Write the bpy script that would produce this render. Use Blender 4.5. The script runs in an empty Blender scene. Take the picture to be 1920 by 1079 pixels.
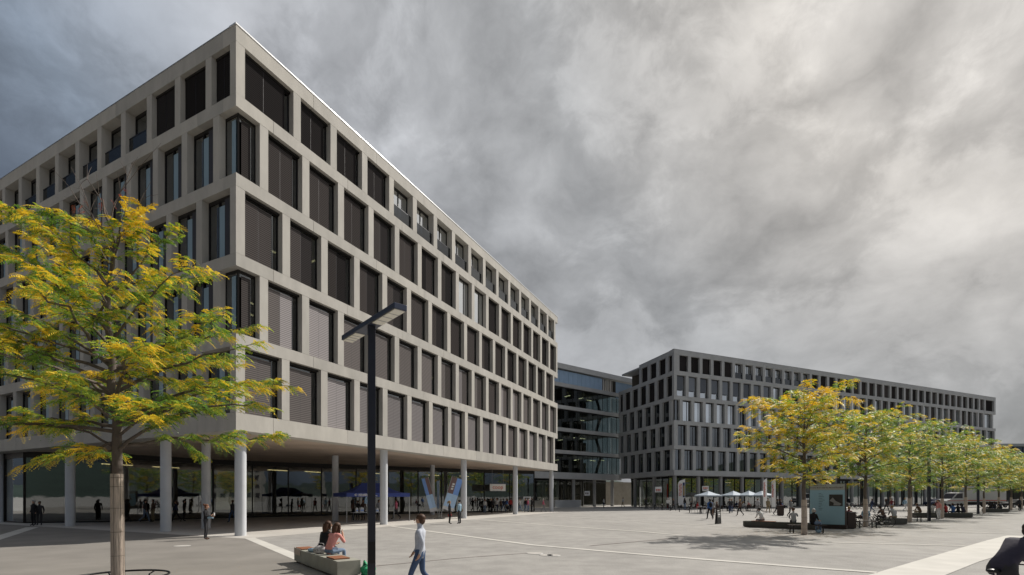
import bpy, bmesh, math, random
import numpy as np
from mathutils import Vector, Matrix
D = bpy.data
scene = bpy.context.scene
C = scene.collection
rad = math.radians
EYE = 2.06; FPX = 916.0; HZ = 930.0       # eye height and lens of the photograph

# ------------------------------------------------------------------ camera
cam = D.cameras.new('camera'); camo = D.objects.new('camera', cam); C.objects.link(camo)
camo.location = (0, 0, EYE); camo.rotation_euler = (rad(90), 0, 0)
cam.sensor_width = 36; cam.lens = 36 * FPX / 1920.0
cam.shift_x = 0; cam.shift_y = (HZ - 539.5) / 1920.0
cam.clip_start = 0.1; cam.clip_end = 9000
scene.camera = camo
scene.render.resolution_x = 1024; scene.render.resolution_y = 575

# ------------------------------------------------------------------ light
SUN_AZ = rad(35.7)      # from +X towards +Y
SUN_EL = rad(42)
sd = Vector((math.cos(SUN_EL) * math.cos(SUN_AZ), math.cos(SUN_EL) * math.sin(SUN_AZ), math.sin(SUN_EL)))
sl = D.lights.new('sun', 'SUN'); sl.energy = 4.7; sl.angle = rad(0.55); sl.color = (1.0, 0.945, 0.86)
so = D.objects.new('sun', sl); C.objects.link(so); so.location = (40, 30, 60)
so.rotation_euler = sd.to_track_quat('Z', 'Y').to_euler()

w = D.worlds.new('World'); scene.world = w; w.use_nodes = True
nt = w.node_tree; N = nt.nodes; L = nt.links; N.clear()
def nd(t, **k):
    n = N.new(t)
    for a, b in k.items(): setattr(n, a, b)
    return n
def mth(op, a, b=None, c=None, clamp=False):
    n = N.new('ShaderNodeMath'); n.operation = op; n.use_clamp = clamp
    for i, v in enumerate((a, b, c)):
        if v is None: continue
        if isinstance(v, (int, float)): n.inputs[i].default_value = v
        else: L.new(v, n.inputs[i])
    return n.outputs[0]
out = nd('ShaderNodeOutputWorld')
tc = nd('ShaderNodeTexCoord'); sep = nd('ShaderNodeSeparateXYZ')
nrm = nd('ShaderNodeVectorMath', operation='NORMALIZE'); L.new(tc.outputs['Generated'], nrm.inputs[0])
L.new(nrm.outputs[0], sep.inputs[0])
zc = mth('MAXIMUM', sep.outputs[2], 0.0)
den = mth('ADD', zc, 0.30)
comb = nd('ShaderNodeCombineXYZ')
L.new(mth('DIVIDE', sep.outputs[0], den), comb.inputs[0])
L.new(mth('DIVIDE', sep.outputs[1], den), comb.inputs[1])
def noise(vec, scale, detail, rough, dist=0.0, stretch=None, rot=0.0, loc=(0, 0, 0)):
    mp = nd('ShaderNodeMapping'); mp.inputs['Rotation'].default_value = (0, 0, rot)
    mp.inputs['Location'].default_value = loc
    mp.inputs['Scale'].default_value = stretch or (1, 1, 1)
    L.new(vec, mp.inputs[0])
    n = nd('ShaderNodeTexNoise'); n.inputs['Scale'].default_value = scale; n.inputs['Detail'].default_value = detail
    n.inputs['Roughness'].default_value = rough; n.inputs['Distortion'].default_value = dist
    L.new(mp.outputs[0], n.inputs['Vector'])
    return n.outputs['Fac']
wv_ = nd('ShaderNodeTexNoise'); wv_.inputs['Scale'].default_value = 3.0; wv_.inputs['Detail'].default_value = 4; L.new(nrm.outputs[0], wv_.inputs['Vector'])
wsc = nd('ShaderNodeVectorMath', operation='SCALE'); L.new(wv_.outputs['Color'], wsc.inputs[0]); wsc.inputs['Scale'].default_value = 0.16
wad = nd('ShaderNodeVectorMath', operation='ADD'); L.new(nrm.outputs[0], wad.inputs[0]); L.new(wsc.outputs[0], wad.inputs[1])
CV = wad.outputs[0]
n1 = noise(CV, 2.4, 10, 0.50, 0.0, (1.0, 1.0, 1.45), rad(10), (3.1, 1.7, .4))
n2 = noise(CV, 3.9, 9, 0.52, 0.0, (1.0, 1.0, 1.5), rad(-20), (7.3, 2.2, .9))
n4 = noise(CV, 8.0, 12, 0.62, 0.0, (1.0, 1.0, 1.4), rad(40), (1.3, 8.2, 2.9))
n2 = mth('MULTIPLY', mth('ABSOLUTE', mth('MULTIPLY_ADD', n2, 2.0, -1.0)), 1.6)   # billowed: soft puffs between dark creases
n3 = noise(CV, 1.0, 3, 0.5, 0.0, (1, 1, 1.5), 0, (1.3, 5.2, 0))
dot = nd('ShaderNodeVectorMath', operation='DOT_PRODUCT'); L.new(nrm.outputs[0], dot.inputs[0]); dot.inputs[1].default_value = sd
ds = dot.outputs['Value']
ramp = nd('ShaderNodeValToRGB'); L.new(mth('MULTIPLY_ADD', ds, 0.5, 0.5), ramp.inputs[0])
cr = ramp.color_ramp
pts = [(0.0, (.045, .055, .075)), (0.35, (.055, .068, .09)), (0.55, (.085, .108, .15)), (0.64, (.235, .28, .345)), (0.75, (.44, .455, .485)),  # first stops: unseen rear sky, set dark so the shaded facade stays dim
       (0.90, (.475, .48, .485)), (0.97, (.62, .59, .55)), (1.0, (.78, .75, .71))]
cr.elements[0].position = pts[0][0]; cr.elements[0].color = pts[0][1] + (1,)
cr.elements[1].position = 1.0; cr.elements[1].color = pts[-1][1] + (1,)
for p, c in pts[1:-1]:
    e = cr.elements.new(p); e.color = c + (1,)
cl = mth('ADD', mth('MULTIPLY', mth('SUBTRACT', n1, 0.5), 0.70), mth('ADD', mth('MULTIPLY', mth('SUBTRACT', n2, 0.22), 0.50), mth('MULTIPLY', mth('SUBTRACT', n4, 0.5), 0.80)))
cl = mth('ADD', cl, mth('MULTIPLY', mth('SUBTRACT', n3, 0.5), 0.35))
edge = nd('ShaderNodeMapRange', interpolation_type='SMOOTHSTEP'); L.new(mth('ADD', n1, mth('MULTIPLY', mth('SUBTRACT', n4, 0.5), 0.45)), edge.inputs[0])
edge.inputs[1].default_value = 0.45; edge.inputs[2].default_value = 0.55; edge.inputs[3].default_value = -0.05; edge.inputs[4].default_value = 0.11
cl = mth('ADD', cl, edge.outputs[0])
gain = mth('MAXIMUM', mth('ADD', cl, 1.0), 0.35)
gain = mth('MINIMUM', gain, 1.55)
# the cloud deck is thicker, hence darker, in the lower band towards the sun side
low = nd('ShaderNodeMapRange'); L.new(sep.outputs[2], low.inputs[0])
low.inputs[1].default_value = 0.10; low.inputs[2].default_value = 0.55; low.inputs[3].default_value = 0.72; low.inputs[4].default_value = 1.04
gain = mth('MULTIPLY', gain, low.outputs[0])
sky = nd('ShaderNodeTexSky'); sky.sky_type = 'NISHITA'; sky.sun_disc = False
sky.sun_elevation = SUN_EL; sky.sun_rotation = rad(90) - SUN_AZ
mul = nd('ShaderNodeVectorMath', operation='SCALE'); L.new(ramp.outputs[0], mul.inputs[0]); L.new(gain, mul.inputs['Scale'])
bgc = nd('ShaderNodeBackground'); L.new(mul.outputs[0], bgc.inputs[0]); bgc.inputs[1].default_value = 1.0
bgs = nd('ShaderNodeBackground'); L.new(sky.outputs[0], bgs.inputs[0]); bgs.inputs[1].default_value = 0.05
mixw = nd('ShaderNodeMixShader'); mixw.inputs[0].default_value = 0.93
L.new(bgs.outputs[0], mixw.inputs[1]); L.new(bgc.outputs[0], mixw.inputs[2]); L.new(mixw.outputs[0], out.inputs[0])

scene.view_settings.view_transform = 'Standard'; scene.view_settings.look = 'None'
scene.view_settings.exposure = 0.0; scene.view_settings.gamma = 1.0
scene.view_settings.use_curve_mapping = False
scene.cycles.max_bounces = 8
scene.cycles.transparent_max_bounces = 12

# ------------------------------------------------------------------ materials
MATS = {}
def mat(name, col, rough=0.8, metal=0.0, spec=0.35, var=0.0, vscale=2.0, bump=0.0, bscale=20.0, emit=None, col2=None, stretch=None, coat=0.0):
    m = D.materials.new(name); m.use_nodes = True
    t = m.node_tree; b = t.nodes['Principled BSDF']
    b.inputs['Base Color'].default_value = tuple(col) + (1,)
    b.inputs['Roughness'].default_value = rough; b.inputs['Metallic'].default_value = metal
    b.inputs['Specular IOR Level'].default_value = spec
    if coat: b.inputs['Coat Weight'].default_value = coat
    if var or bump:
        g = t.nodes.new('ShaderNodeTexCoord'); mp = t.nodes.new('ShaderNodeMapping')
        t.links.new(g.outputs['Object'], mp.inputs[0])
        if stretch: mp.inputs['Scale'].default_value = stretch
    if var:
        n = t.nodes.new('ShaderNodeTexNoise'); n.inputs['Scale'].default_value = vscale; n.inputs['Detail'].default_value = 7
        n.inputs['Roughness'].default_value = 0.62
        t.links.new(mp.outputs[0], n.inputs['Vector'])
        r = t.nodes.new('ShaderNodeMapRange'); r.inputs[1].default_value = 0.3; r.inputs[2].default_value = 0.7
        t.links.new(n.outputs['Fac'], r.inputs[0])
        x = t.nodes.new('ShaderNodeMix'); x.data_type = 'RGBA'
        c2 = col2 or tuple(max(0, c * (1 - var)) for c in col); c1 = tuple(min(1, c * (1 + var * .6)) for c in col)
        x.inputs[6].default_value = tuple(c2) + (1,); x.inputs[7].default_value = c1 + (1,)
        t.links.new(r.outputs[0], x.inputs[0]); t.links.new(x.outputs[2], b.inputs['Base Color'])
    if bump:
        n = t.nodes.new('ShaderNodeTexNoise'); n.inputs['Scale'].default_value = bscale; n.inputs['Detail'].default_value = 4
        t.links.new(mp.outputs[0], n.inputs['Vector'])
        bp = t.nodes.new('ShaderNodeBump'); bp.inputs['Strength'].default_value = bump; bp.inputs['Distance'].default_value = 0.02
        t.links.new(n.outputs['Fac'], bp.inputs['Height']); t.links.new(bp.outputs[0], b.inputs['Normal'])
    if emit:
        b.inputs['Emission Color'].default_value = tuple(emit[:3]) + (1,); b.inputs['Emission Strength'].default_value = emit[3]
    MATS[name] = m
    return m

def glass_mat(name, tint, refl0, refl1, rough=0.02, wavy=0.0):
    m = D.materials.new(name); m.use_nodes = True; t = m.node_tree; t.nodes.clear()
    o = t.nodes.new('ShaderNodeOutputMaterial'); mx = t.nodes.new('ShaderNodeMixShader')
    tr = t.nodes.new('ShaderNodeBsdfTransparent'); tr.inputs[0].default_value = tuple(tint) + (1,)
    gl = t.nodes.new('ShaderNodeBsdfGlossy'); gl.inputs['Roughness'].default_value = rough; gl.inputs[0].default_value = (.93, .97, 1, 1)
    lw = t.nodes.new('ShaderNodeLayerWeight'); lw.inputs[0].default_value = 0.5
    r = t.nodes.new('ShaderNodeMapRange'); r.inputs[3].default_value = refl0; r.inputs[4].default_value = refl1
    t.links.new(lw.outputs['Facing'], r.inputs[0]); t.links.new(r.outputs[0], mx.inputs[0])
    t.links.new(tr.outputs[0], mx.inputs[1]); t.links.new(gl.outputs[0], mx.inputs[2]); t.links.new(mx.outputs[0], o.inputs[0])
    if wavy:
        g = t.nodes.new('ShaderNodeTexCoord'); n = t.nodes.new('ShaderNodeTexNoise'); n.inputs['Scale'].default_value = 0.9; n.inputs['Detail'].default_value = 1
        t.links.new(g.outputs['Object'], n.inputs['Vector'])
        bp = t.nodes.new('ShaderNodeBump'); bp.inputs['Strength'].default_value = wavy; bp.inputs['Distance'].default_value = 0.05
        t.links.new(n.outputs['Fac'], bp.inputs['Height']); t.links.new(bp.outputs[0], gl.inputs['Normal'])
    MATS[name] = m; return m

def blind_mat(name, c1, c2, period=0.105):
    m = D.materials.new(name); m.use_nodes = True; t = m.node_tree; b = t.nodes['Principled BSDF']
    g = t.nodes.new('ShaderNodeTexCoord'); wv = t.nodes.new('ShaderNodeTexWave'); wv.bands_direction = 'Z'
    wv.inputs['Scale'].default_value = 0.314 / period; wv.inputs['Distortion'].default_value = 0.15
    t.links.new(g.outputs['Object'], wv.inputs['Vector'])
    oi = t.nodes.new('ShaderNodeObjectInfo')
    x = t.nodes.new('ShaderNodeMix'); x.data_type = 'RGBA'; x.inputs[6].default_value = c1 + (1,); x.inputs[7].default_value = c2 + (1,)
    t.links.new(wv.outputs['Fac'], x.inputs[0])
    r = t.nodes.new('ShaderNodeMapRange'); r.inputs[3].default_value = 0.72; r.inputs[4].default_value = 1.3
    t.links.new(oi.outputs['Random'], r.inputs[0])
    s = t.nodes.new('ShaderNodeVectorMath'); s.operation = 'SCALE'; t.links.new(x.outputs[2], s.inputs[0]); t.links.new(r.outputs[0], s.inputs['Scale'])
    t.links.new(s.outputs[0], b.inputs['Base Color']); b.inputs['Roughness'].default_value = 0.55
    b.inputs['Specular IOR Level'].default_value = 0.0
    MATS[name] = m; return m

def leaf_mat(name, col):
    m = D.materials.new(name); m.use_nodes = True; t = m.node_tree; t.nodes.clear()
    o = t.nodes.new('ShaderNodeOutputMaterial'); a = t.nodes.new('ShaderNodeAddShader')
    d = t.nodes.new('ShaderNodeBsdfPrincipled'); d.inputs['Roughness'].default_value = 0.5; d.inputs['Specular IOR Level'].default_value = 0.3
    d.inputs['Base Color'].default_value = tuple(col) + (1,)
    tl = t.nodes.new('ShaderNodeBsdfTranslucent'); tl.inputs[0].default_value = tuple(c * 0.75 for c in col) + (1,)
    t.links.new(d.outputs[0], a.inputs[0]); t.links.new(tl.outputs[0], a.inputs[1]); t.links.new(a.outputs[0], o.inputs[0])
    MATS[name] = m; return m

mat('concrete', (.475, .455, .42), .85, var=.15, vscale=1.1, bump=.15, bscale=30, stretch=(1, 1, .35))
mat('concrete_b', (.445, .428, .395), .85, var=.15, vscale=1.1, bump=.15, bscale=30, stretch=(1, 1, .35)); mat('concrete_c', (.495, .473, .432), .85, var=.13, vscale=1.3, bump=.15, bscale=30, stretch=(1, 1, .35))
mat('asphalt_old', (.245, .228, .208), .92, var=.18, vscale=.5, bump=.35, bscale=60)
mat('concrete_far', (.43, .44, .45), .85, var=.10, vscale=.5)
mat('soffit', (.52, .42, .34), .8, var=.22, vscale=.35, stretch=(1, 1, 1))
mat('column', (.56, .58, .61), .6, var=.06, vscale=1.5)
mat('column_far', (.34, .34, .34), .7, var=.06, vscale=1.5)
mat('coping', (.85, .86, .88), .25, metal=.6)
mat('frame', (.022, .020, .019), .45, metal=.3)
mat('panel_dark', (.045, .045, .055), .5)
mat('sky_reflection', (.27, .38, .46), .35)  # opaque pale blue, painted sky reflection for the side windows
mat('curtain', (.62, .60, .58), .9, var=.12, vscale=8, stretch=(1, 1, .05))
mat('interior', (.10, .09, .075), .9, var=.3, vscale=.4)
mat('interior_light', (.32, .30, .26), .9, var=.3, vscale=.4)
mat('lamp_glow', (1, .9, .6), emit=(1, .80, .42, 5.0))
glass_mat('glass_upper', (.20, .22, .22), .06, .55)
glass_mat('glass_ground', (.34, .35, .32), .12, .75, wavy=.05)
glass_mat('glass_link', (.34, .40, .41), .07, .45)
glass_mat('glass_rail', (.16, .18, .21), .02, .26)
glass_mat('glass_sky', (.22, .25, .27), .68, .95)
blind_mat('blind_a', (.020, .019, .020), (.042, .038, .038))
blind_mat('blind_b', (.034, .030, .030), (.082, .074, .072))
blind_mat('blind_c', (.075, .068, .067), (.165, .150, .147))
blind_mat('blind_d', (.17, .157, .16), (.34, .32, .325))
blind_mat('blind_blue', (.13, .145, .17), (.20, .22, .26))
mat('blue_panel', (.30, .43, .60), .5, var=.08, vscale=1.0)
mat('asphalt', (.335, .322, .305), .92, var=.16, vscale=.22, bump=.35, bscale=60)
_t = MATS['asphalt'].node_tree; _b = _t.nodes['Principled BSDF']; _l = _b.inputs['Base Color'].links[0]; _src = _l.from_socket
_g = _t.nodes.new('ShaderNodeTexCoord'); _n = _t.nodes.new('ShaderNodeTexNoise'); _n.inputs['Scale'].default_value = 28; _n.inputs['Detail'].default_value = 3; _n.inputs['Roughness'].default_value = .7
_w = _t.nodes.new('ShaderNodeTexNoise'); _w.inputs['Scale'].default_value = 1.3; _w.inputs['Detail'].default_value = 6
_t.links.new(_g.outputs['Object'], _n.inputs['Vector']); _t.links.new(_g.outputs['Object'], _w.inputs['Vector'])
_r = _t.nodes.new('ShaderNodeMapRange'); _r.inputs[1].default_value = .35; _r.inputs[2].default_value = .65; _r.inputs[3].default_value = .84; _r.inputs[4].default_value = 1.16
_r2 = _t.nodes.new('ShaderNodeMapRange'); _r2.inputs[1].default_value = .35; _r2.inputs[2].default_value = .65; _r2.inputs[3].default_value = .90; _r2.inputs[4].default_value = 1.08
_t.links.new(_n.outputs['Fac'], _r.inputs[0]); _t.links.new(_w.outputs['Fac'], _r2.inputs[0])
_m = _t.nodes.new('ShaderNodeMath'); _m.operation = 'MULTIPLY'; _t.links.new(_r.outputs[0], _m.inputs[0]); _t.links.new(_r2.outputs[0], _m.inputs[1])
_s = _t.nodes.new('ShaderNodeVectorMath'); _s.operation = 'SCALE'; _t.links.new(_src, _s.inputs[0]); _t.links.new(_m.outputs[0], _s.inputs['Scale']); _t.links.new(_s.outputs[0], _b.inputs['Base Color'])
mat('paving', (.50, .475, .44), .9, var=.10, vscale=.5, bump=.1, bscale=30)
mat('paving_line', (.58, .56, .52), .9, var=.12, vscale=.8)
mat('joint', (.16, .12, .11), .9)
mat('metal_blue', (.030, .033, .045), .35, metal=.35, var=.1, vscale=3)
mat('metal_head', (.05, .062, .10), .35, metal=.3, var=.1, vscale=3)
mat('metal_black', (.018, .018, .02), .4, metal=.4)
mat('metal_grey', (.42, .43, .44), .4, metal=.6)
mat('lens_panel', (.85, .82, .74), .4)
mat('bench_concrete', (.33, .325, .28), .85, var=.18, vscale=1.6, bump=.2, bscale=40)
mat('bench_dark', (.085, .085, .075), .8, var=.2, vscale=2)
mat('pad_wood', (.27, .11, .055), .7, var=.25, vscale=5, stretch=(6, 1, 1))
mat('bark', (.14, .115, .10), .95, var=.35, vscale=9, stretch=(1, 1, .3), bump=.6, bscale=25)
mat('wrap', (.56, .47, .40), .95, var=.5, vscale=14, stretch=(5, 5, .22), bump=.6, bscale=40)
mat('wire', (.10, .09, .08), .6, metal=.5)
mat('tent_blue', (.045, .07, .26), .75, var=.1, vscale=2)
mat('white', (.78, .78, .78), .6)
mat('white_cloth', (.70, .71, .74), .8, var=.08, vscale=4)
mat('red', (.50, .055, .03), .6)
mat('orange_red', (.62, .13, .05), .6)
mat('orange', (.75, .25, .05), .6)
mat('yellow_s', (.65, .48, .08), .6)
mat('navy', (.02, .03, .13), .6)
mat('flag_blue', (.24, .42, .88), .7)
mat('flag_light', (.48, .68, .95), .7)
mat('flag_brown', (.22, .15, .15), .7)
mat('poster_blue', (.28, .44, .52), .5, var=.05, vscale=1)
mat('poster_head', (.36, .38, .34), .5)
mat('poster_ink', (.07, .10, .12), .6)
mat('photo_dark', (.04, .038, .034), .4, var=.5, vscale=2.5)
mat('photo_grey', (.26, .26, .25), .4)
mat('rust_dark', (.045, .03, .026), .7)
mat('green_bag', (.04, .34, .16), .3)
mat('bag_pattern', (.55, .53, .53), .8, var=.75, vscale=22)
mat('umbrella', (.40, .46, .53), .7)
mat('grass', (.09, .13, .035), .95, var=.4, vscale=.8)
mat('hill', (.035, .055, .045), .95, var=.35, vscale=.012)
mat('litter_a', (.36, .24, .08), .9); mat('litter_b', (.42, .22, .06), .9)
mat('truck_white', (.50, .50, .50), .45, coat=.3)
mat('tyre', (.02, .02, .02), .8)
mat('chrome', (.6, .6, .6), .25, metal=.9)
leaf_mat('leaf_green', (.085, .165, .026)); leaf_mat('leaf_lime', (.21, .27, .028))
leaf_mat('leaf_yellow', (.46, .34, .022)); leaf_mat('leaf_orange', (.47, .30, .018)); leaf_mat('leaf_red', (.17, .04, .025))
M = MATS

# ------------------------------------------------------------------ mesh helpers
class MB:
    def __init__(self): self.v = []; self.f = []; self.mi = []; self.mats = []; self.smooth = []
    def slot(self, m):
        if m not in self.mats: self.mats.append(m)
        return self.mats.index(m)
    def add(self, vs, fs, m, smooth=False):
        o = len(self.v); self.v.extend([tuple(p) for p in vs]); k = self.slot(m)
        for f in fs: self.f.append([i + o for i in f]); self.mi.append(k); self.smooth.append(smooth)
    def box(self, x0, x1, y0, y1, z0, z1, m, T=None):
        vs = [Vector((x, y, z)) for z in (z0, z1) for y in (y0, y1) for x in (x0, x1)]
        if T: vs = [T(p) for p in vs]
        self.add(vs, [(0, 2, 3, 1), (4, 5, 7, 6), (0, 1, 5, 4), (2, 6, 7, 3), (0, 4, 6, 2), (1, 3, 7, 5)], m)
    def quad(self, a, b, c, d, m): self.add([a, b, c, d], [(0, 1, 2, 3)], m)
    def tube(self, pts, rs, m, n=8, cap=True):
        pts = [Vector(p) for p in pts]
        if isinstance(rs, (int, float)): rs = [rs] * len(pts)
        vs = []; prev = None
        for i, p in enumerate(pts):
            t = (pts[min(i + 1, len(pts) - 1)] - pts[max(i - 1, 0)])
            if t.length < 1e-7: t = Vector((0, 0, 1))
            t.normalize()
            if prev is None: a = t.orthogonal().normalized()
            else:
                a = prev - t * prev.dot(t)
                a = a.normalized() if a.length > 1e-5 else t.orthogonal().normalized()
            prev = a; b = t.cross(a)
            for k in range(n):
                q = 2 * math.pi * k / n
                vs.append(p + (a * math.cos(q) + b * math.sin(q)) * rs[i])
        fs = []
        for i in range(len(pts) - 1):
            for k in range(n):
                fs.append((i * n + k, i * n + (k + 1) % n, (i + 1) * n + (k + 1) % n, (i + 1) * n + k))
        self.add(vs, fs, m, True)
        if cap:
            self.add(vs[:n], [tuple(range(n))[::-1]], m); self.add(vs[-n:], [tuple(range(n))], m)
    def cyl(self, x, y, z0, z1, r, m, n=24, r2=None): self.tube([(x, y, z0), (x, y, z1)], [r, r2 or r], m, n)
    def ring(self, c, R, r, m, axis='z', n=32, k=6):
        c = Vector(c); vs = []; fs = []
        for i in range(n):
            a = 2 * math.pi * i / n
            for j in range(k):
                b = 2 * math.pi * j / k
                x = (R + r * math.cos(b)) * math.cos(a); y = (R + r * math.cos(b)) * math.sin(a); z = r * math.sin(b)
                p = Vector((x, y, z)) if axis == 'z' else Vector((x, z, y))
                vs.append(c + p)
                fs.append((i * k + j, ((i + 1) % n) * k + j, ((i + 1) % n) * k + (j + 1) % k, i * k + (j + 1) % k))
        self.add(vs, fs, m, True)
    def ell(self, c, r, m, n=12, k=8, rot=None):
        vs = []; fs = []
        for i in range(k + 1):
            th = math.pi * i / k
            for j in range(n):
                ph = 2 * math.pi * j / n
                p = Vector((r[0] * math.sin(th) * math.cos(ph), r[1] * math.sin(th) * math.sin(ph), r[2] * math.cos(th)))
                if rot: p = rot @ p
                vs.append(Vector(c) + p)
        for i in range(k):
            for j in range(n):
                fs.append((i * n + j, i * n + (j + 1) % n, (i + 1) * n + (j + 1) % n, (i + 1) * n + j))
        self.add(vs, fs, m, True)
    def mesh(self, name, recalc=True):
        me = D.meshes.new(name); me.from_pydata(self.v, [], self.f)
        for m in self.mats: me.materials.append(M[m] if isinstance(m, str) else m)
        me.polygons.foreach_set('material_index', self.mi)
        me.polygons.foreach_set('use_smooth', self.smooth)
        if recalc:
            b = bmesh.new(); b.from_mesh(me); bmesh.ops.recalc_face_normals(b, faces=b.faces); b.to_mesh(me); b.free()
        me.update(); return me
    def obj(self, name, parent=None, loc=None, rz=None, bevel=0):
        o = D.objects.new(name, self.mesh(name)); C.objects.link(o)
        if parent: o.parent = parent
        if loc is not None: o.location = loc
        if rz is not None: o.rotation_euler = (0, 0, rz)
        if bevel:
            md = o.modifiers.new('bevel', 'BEVEL'); md.width = bevel; md.segments = 2; md.limit_method = 'ANGLE'
        return o
def tag(o, label, cat, group=None):
    o['label'] = label; o['category'] = cat
    if group: o['group'] = group
    return o
def struct(o): o['kind'] = 'structure'; return o
def thing(name, label, cat, loc=(0, 0, 0), rz=0.0, group=None):
    o = D.objects.new(name, None); C.objects.link(o); o.location = loc; o.rotation_euler = (0, 0, rz)
    o.empty_display_size = 0.3
    return tag(o, label, cat, group)
def copy_tree(root, loc=None, rz=None, label=None, group=None):
    r = root.copy(); C.objects.link(r)
    if loc is not None: r.location = loc
    if rz is not None: r.rotation_euler = (0, 0, rz)
    if label: r['label'] = label
    if group: r['group'] = group
    for ch in list(root.children):
        c = ch.copy(); C.objects.link(c); c.parent = r
        for g in list(ch.children):
            d = g.copy(); C.objects.link(d); d.parent = c
    return r
def GP(px, py, z=0.0):            # where a ray of the photograph's survey meets height z
    Y = (EYE - z) * FPX / (py - HZ); return Vector(((px - 960) / FPX * Y, Y, z))
def AT(px, Y, z=0.0): return Vector(((px - 960) / FPX * Y, Y, z))
def sheet(name, pts, z, m, parent=None):
    mb = MB(); mb.add([(p[0], p[1], z) for p in pts], [tuple(range(len(pts)))], m); return mb.obj(name, parent)
def text_mesh(body, size, m, depth=0.004, align='CENTER'):
    cu = D.curves.new('t', 'FONT'); cu.body = body; cu.size = size; cu.extrude = depth; cu.align_x = align; cu.align_y = 'CENTER'; cu.resolution_u = 3
    o = D.objects.new('t', cu); C.objects.link(o); bpy.context.view_layer.update()
    dg = bpy.context.evaluated_depsgraph_get()
    me = D.meshes.new_from_object(o.evaluated_get(dg)); C.objects.unlink(o); D.objects.remove(o); me.materials.clear(); me.materials.append(M[m]); return me
# ------------------------------------------------------------------ buildings
def V2(x, y): return Vector((x, y, 0))
Z0 = 5.33; TOPS = [6.20 + 3.965 * i for i in range(5)]           # window sills
HEADS = [9.53, 13.49, 17.46, 21.40, 24.63]; ROOF = 25.44
rng = random.Random(7)
def face_T(O, es, ed): return lambda p: O + es * p.x + ed * p.y + Vector((0, 0, p.z))

def window_bits(kind, wd, h, bm):
    bm2 = None
    if '+' in bm: bm, bm2 = bm.split('+')
    """frame, pane and inner fittings of one window; x to the right seen from outside, y inwards"""
    fr, pa, bl = MB(), MB(), MB()
    y = {'loggia': .52, 'loggia_far': .52}.get(kind, .36); t = .055
    fr.box(0, t, y, y + .1, 0, h, 'frame'); fr.box(wd - t, wd, y, y + .1, 0, h, 'frame')
    fr.box(t, wd - t, y, y + .1, 0, t, 'frame'); fr.box(t, wd - t, y, y + .1, h - t - .12, h, 'frame')
    pa.box(t, wd - t, y + .045, y + .06, t, h - t - .12, 'glass_sky' if kind in ('bright', 'low') or (kind == 'loggia' and bm == 'r') else 'glass_upper')
    nm = None
    if kind in ('blind', 'black'):
        x1 = wd * (.78 if kind == 'blind' else .86); ztop = h - (.30 if kind == 'blind' else .12); xm = wd * .42
        fr.box(wd * .80, wd * .80 + .05, y, y + .1, t, h - .17, 'frame')
        bl.box(.04, xm - .012, .25, .275, .03, ztop, bm); bl.box(xm + .012, x1, .27, .295, .03, ztop, bm2 or bm)
        bl.box(xm - .01, xm + .01, .262, .272, .02, ztop, 'panel_dark')
        bl.box(.02, wd - .02, .22, .36, h - .12, h - .003, 'frame')
        nm = 'blind'
    elif kind == 'vented':
        fr.box(wd * .60, wd - t, y - .03, y + .03, t, h - .17, 'panel_dark')
        fr.box(wd * .40, wd * .60, y - .015, y + .03, t, h - .45, 'sky_reflection')  # sky mirrored in the pane, painted on as a pale strip
        fr.box(wd * .385, wd * .40, y - .03, y + .09, t, h - .17, 'frame')
        fr.box(wd - .10, wd - t, y - .04, y - .03, t, h - .4, 'sky_reflection')
    elif kind == 'bright':
        fr.box(wd * .62, wd * .62 + .06, y, y + .1, t, h - .17, 'frame')
        bl.box(.10, wd * .34, .52, .54, .06, h - .2, 'curtain'); bl.box(wd * .37, wd * .60, .56, .58, .06, h - .2, 'curtain')
        nm = 'curtain'
    elif kind in ('loggia', 'loggia_far'):
        fr.box(wd * .5, wd * .5 + .06, y, y + .1, t, h - .17, 'frame')
        bl.box(.1, wd * .3, y + .14, y + .16, .06, h - .25, 'curtain'); bl.box(wd * .34, wd * .48, y + .17, y + .19, .06, h - .25, 'curtain')
        bl.box(.0, wd, .20, .215, .08, .98, 'glass_rail'); bl.box(0, wd, .185, .235, .98, 1.03, 'metal_blue')
        bl.box(0, wd, .185, .235, .05, .08, 'metal_grey'); bl.box(wd * .5 - .015, wd * .5 + .015, .216, .24, .08, .98, 'metal_black')
        nm = 'railing'
    elif kind == 'low':
        z = h * .30
        bl.box(.03, wd * .80, .24, .26, z, h - .14, bm); bl.box(.03, wd * .80, .235, .265, z - .04, z, 'frame')
        bl.box(.12, wd * .34, .50, .52, .06, z + .3, 'curtain'); bl.box(wd * .50, wd * .68, .50, .52, .06, z + .3, 'curtain')
        nm = 'blind'
    elif kind == 'plain':
        fr.box(wd * .55, wd * .55 + .06, y, y + .1, t, h - .17, 'frame')
        bl.box(.08, wd * .22, .52, .54, .06, h - .2, 'blind_d'); bl.box(wd * .70, wd * .84, .56, .58, .06, h - .2, 'blind_c')
        nm = 'curtain'
    return fr, pa, bl, nm

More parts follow.
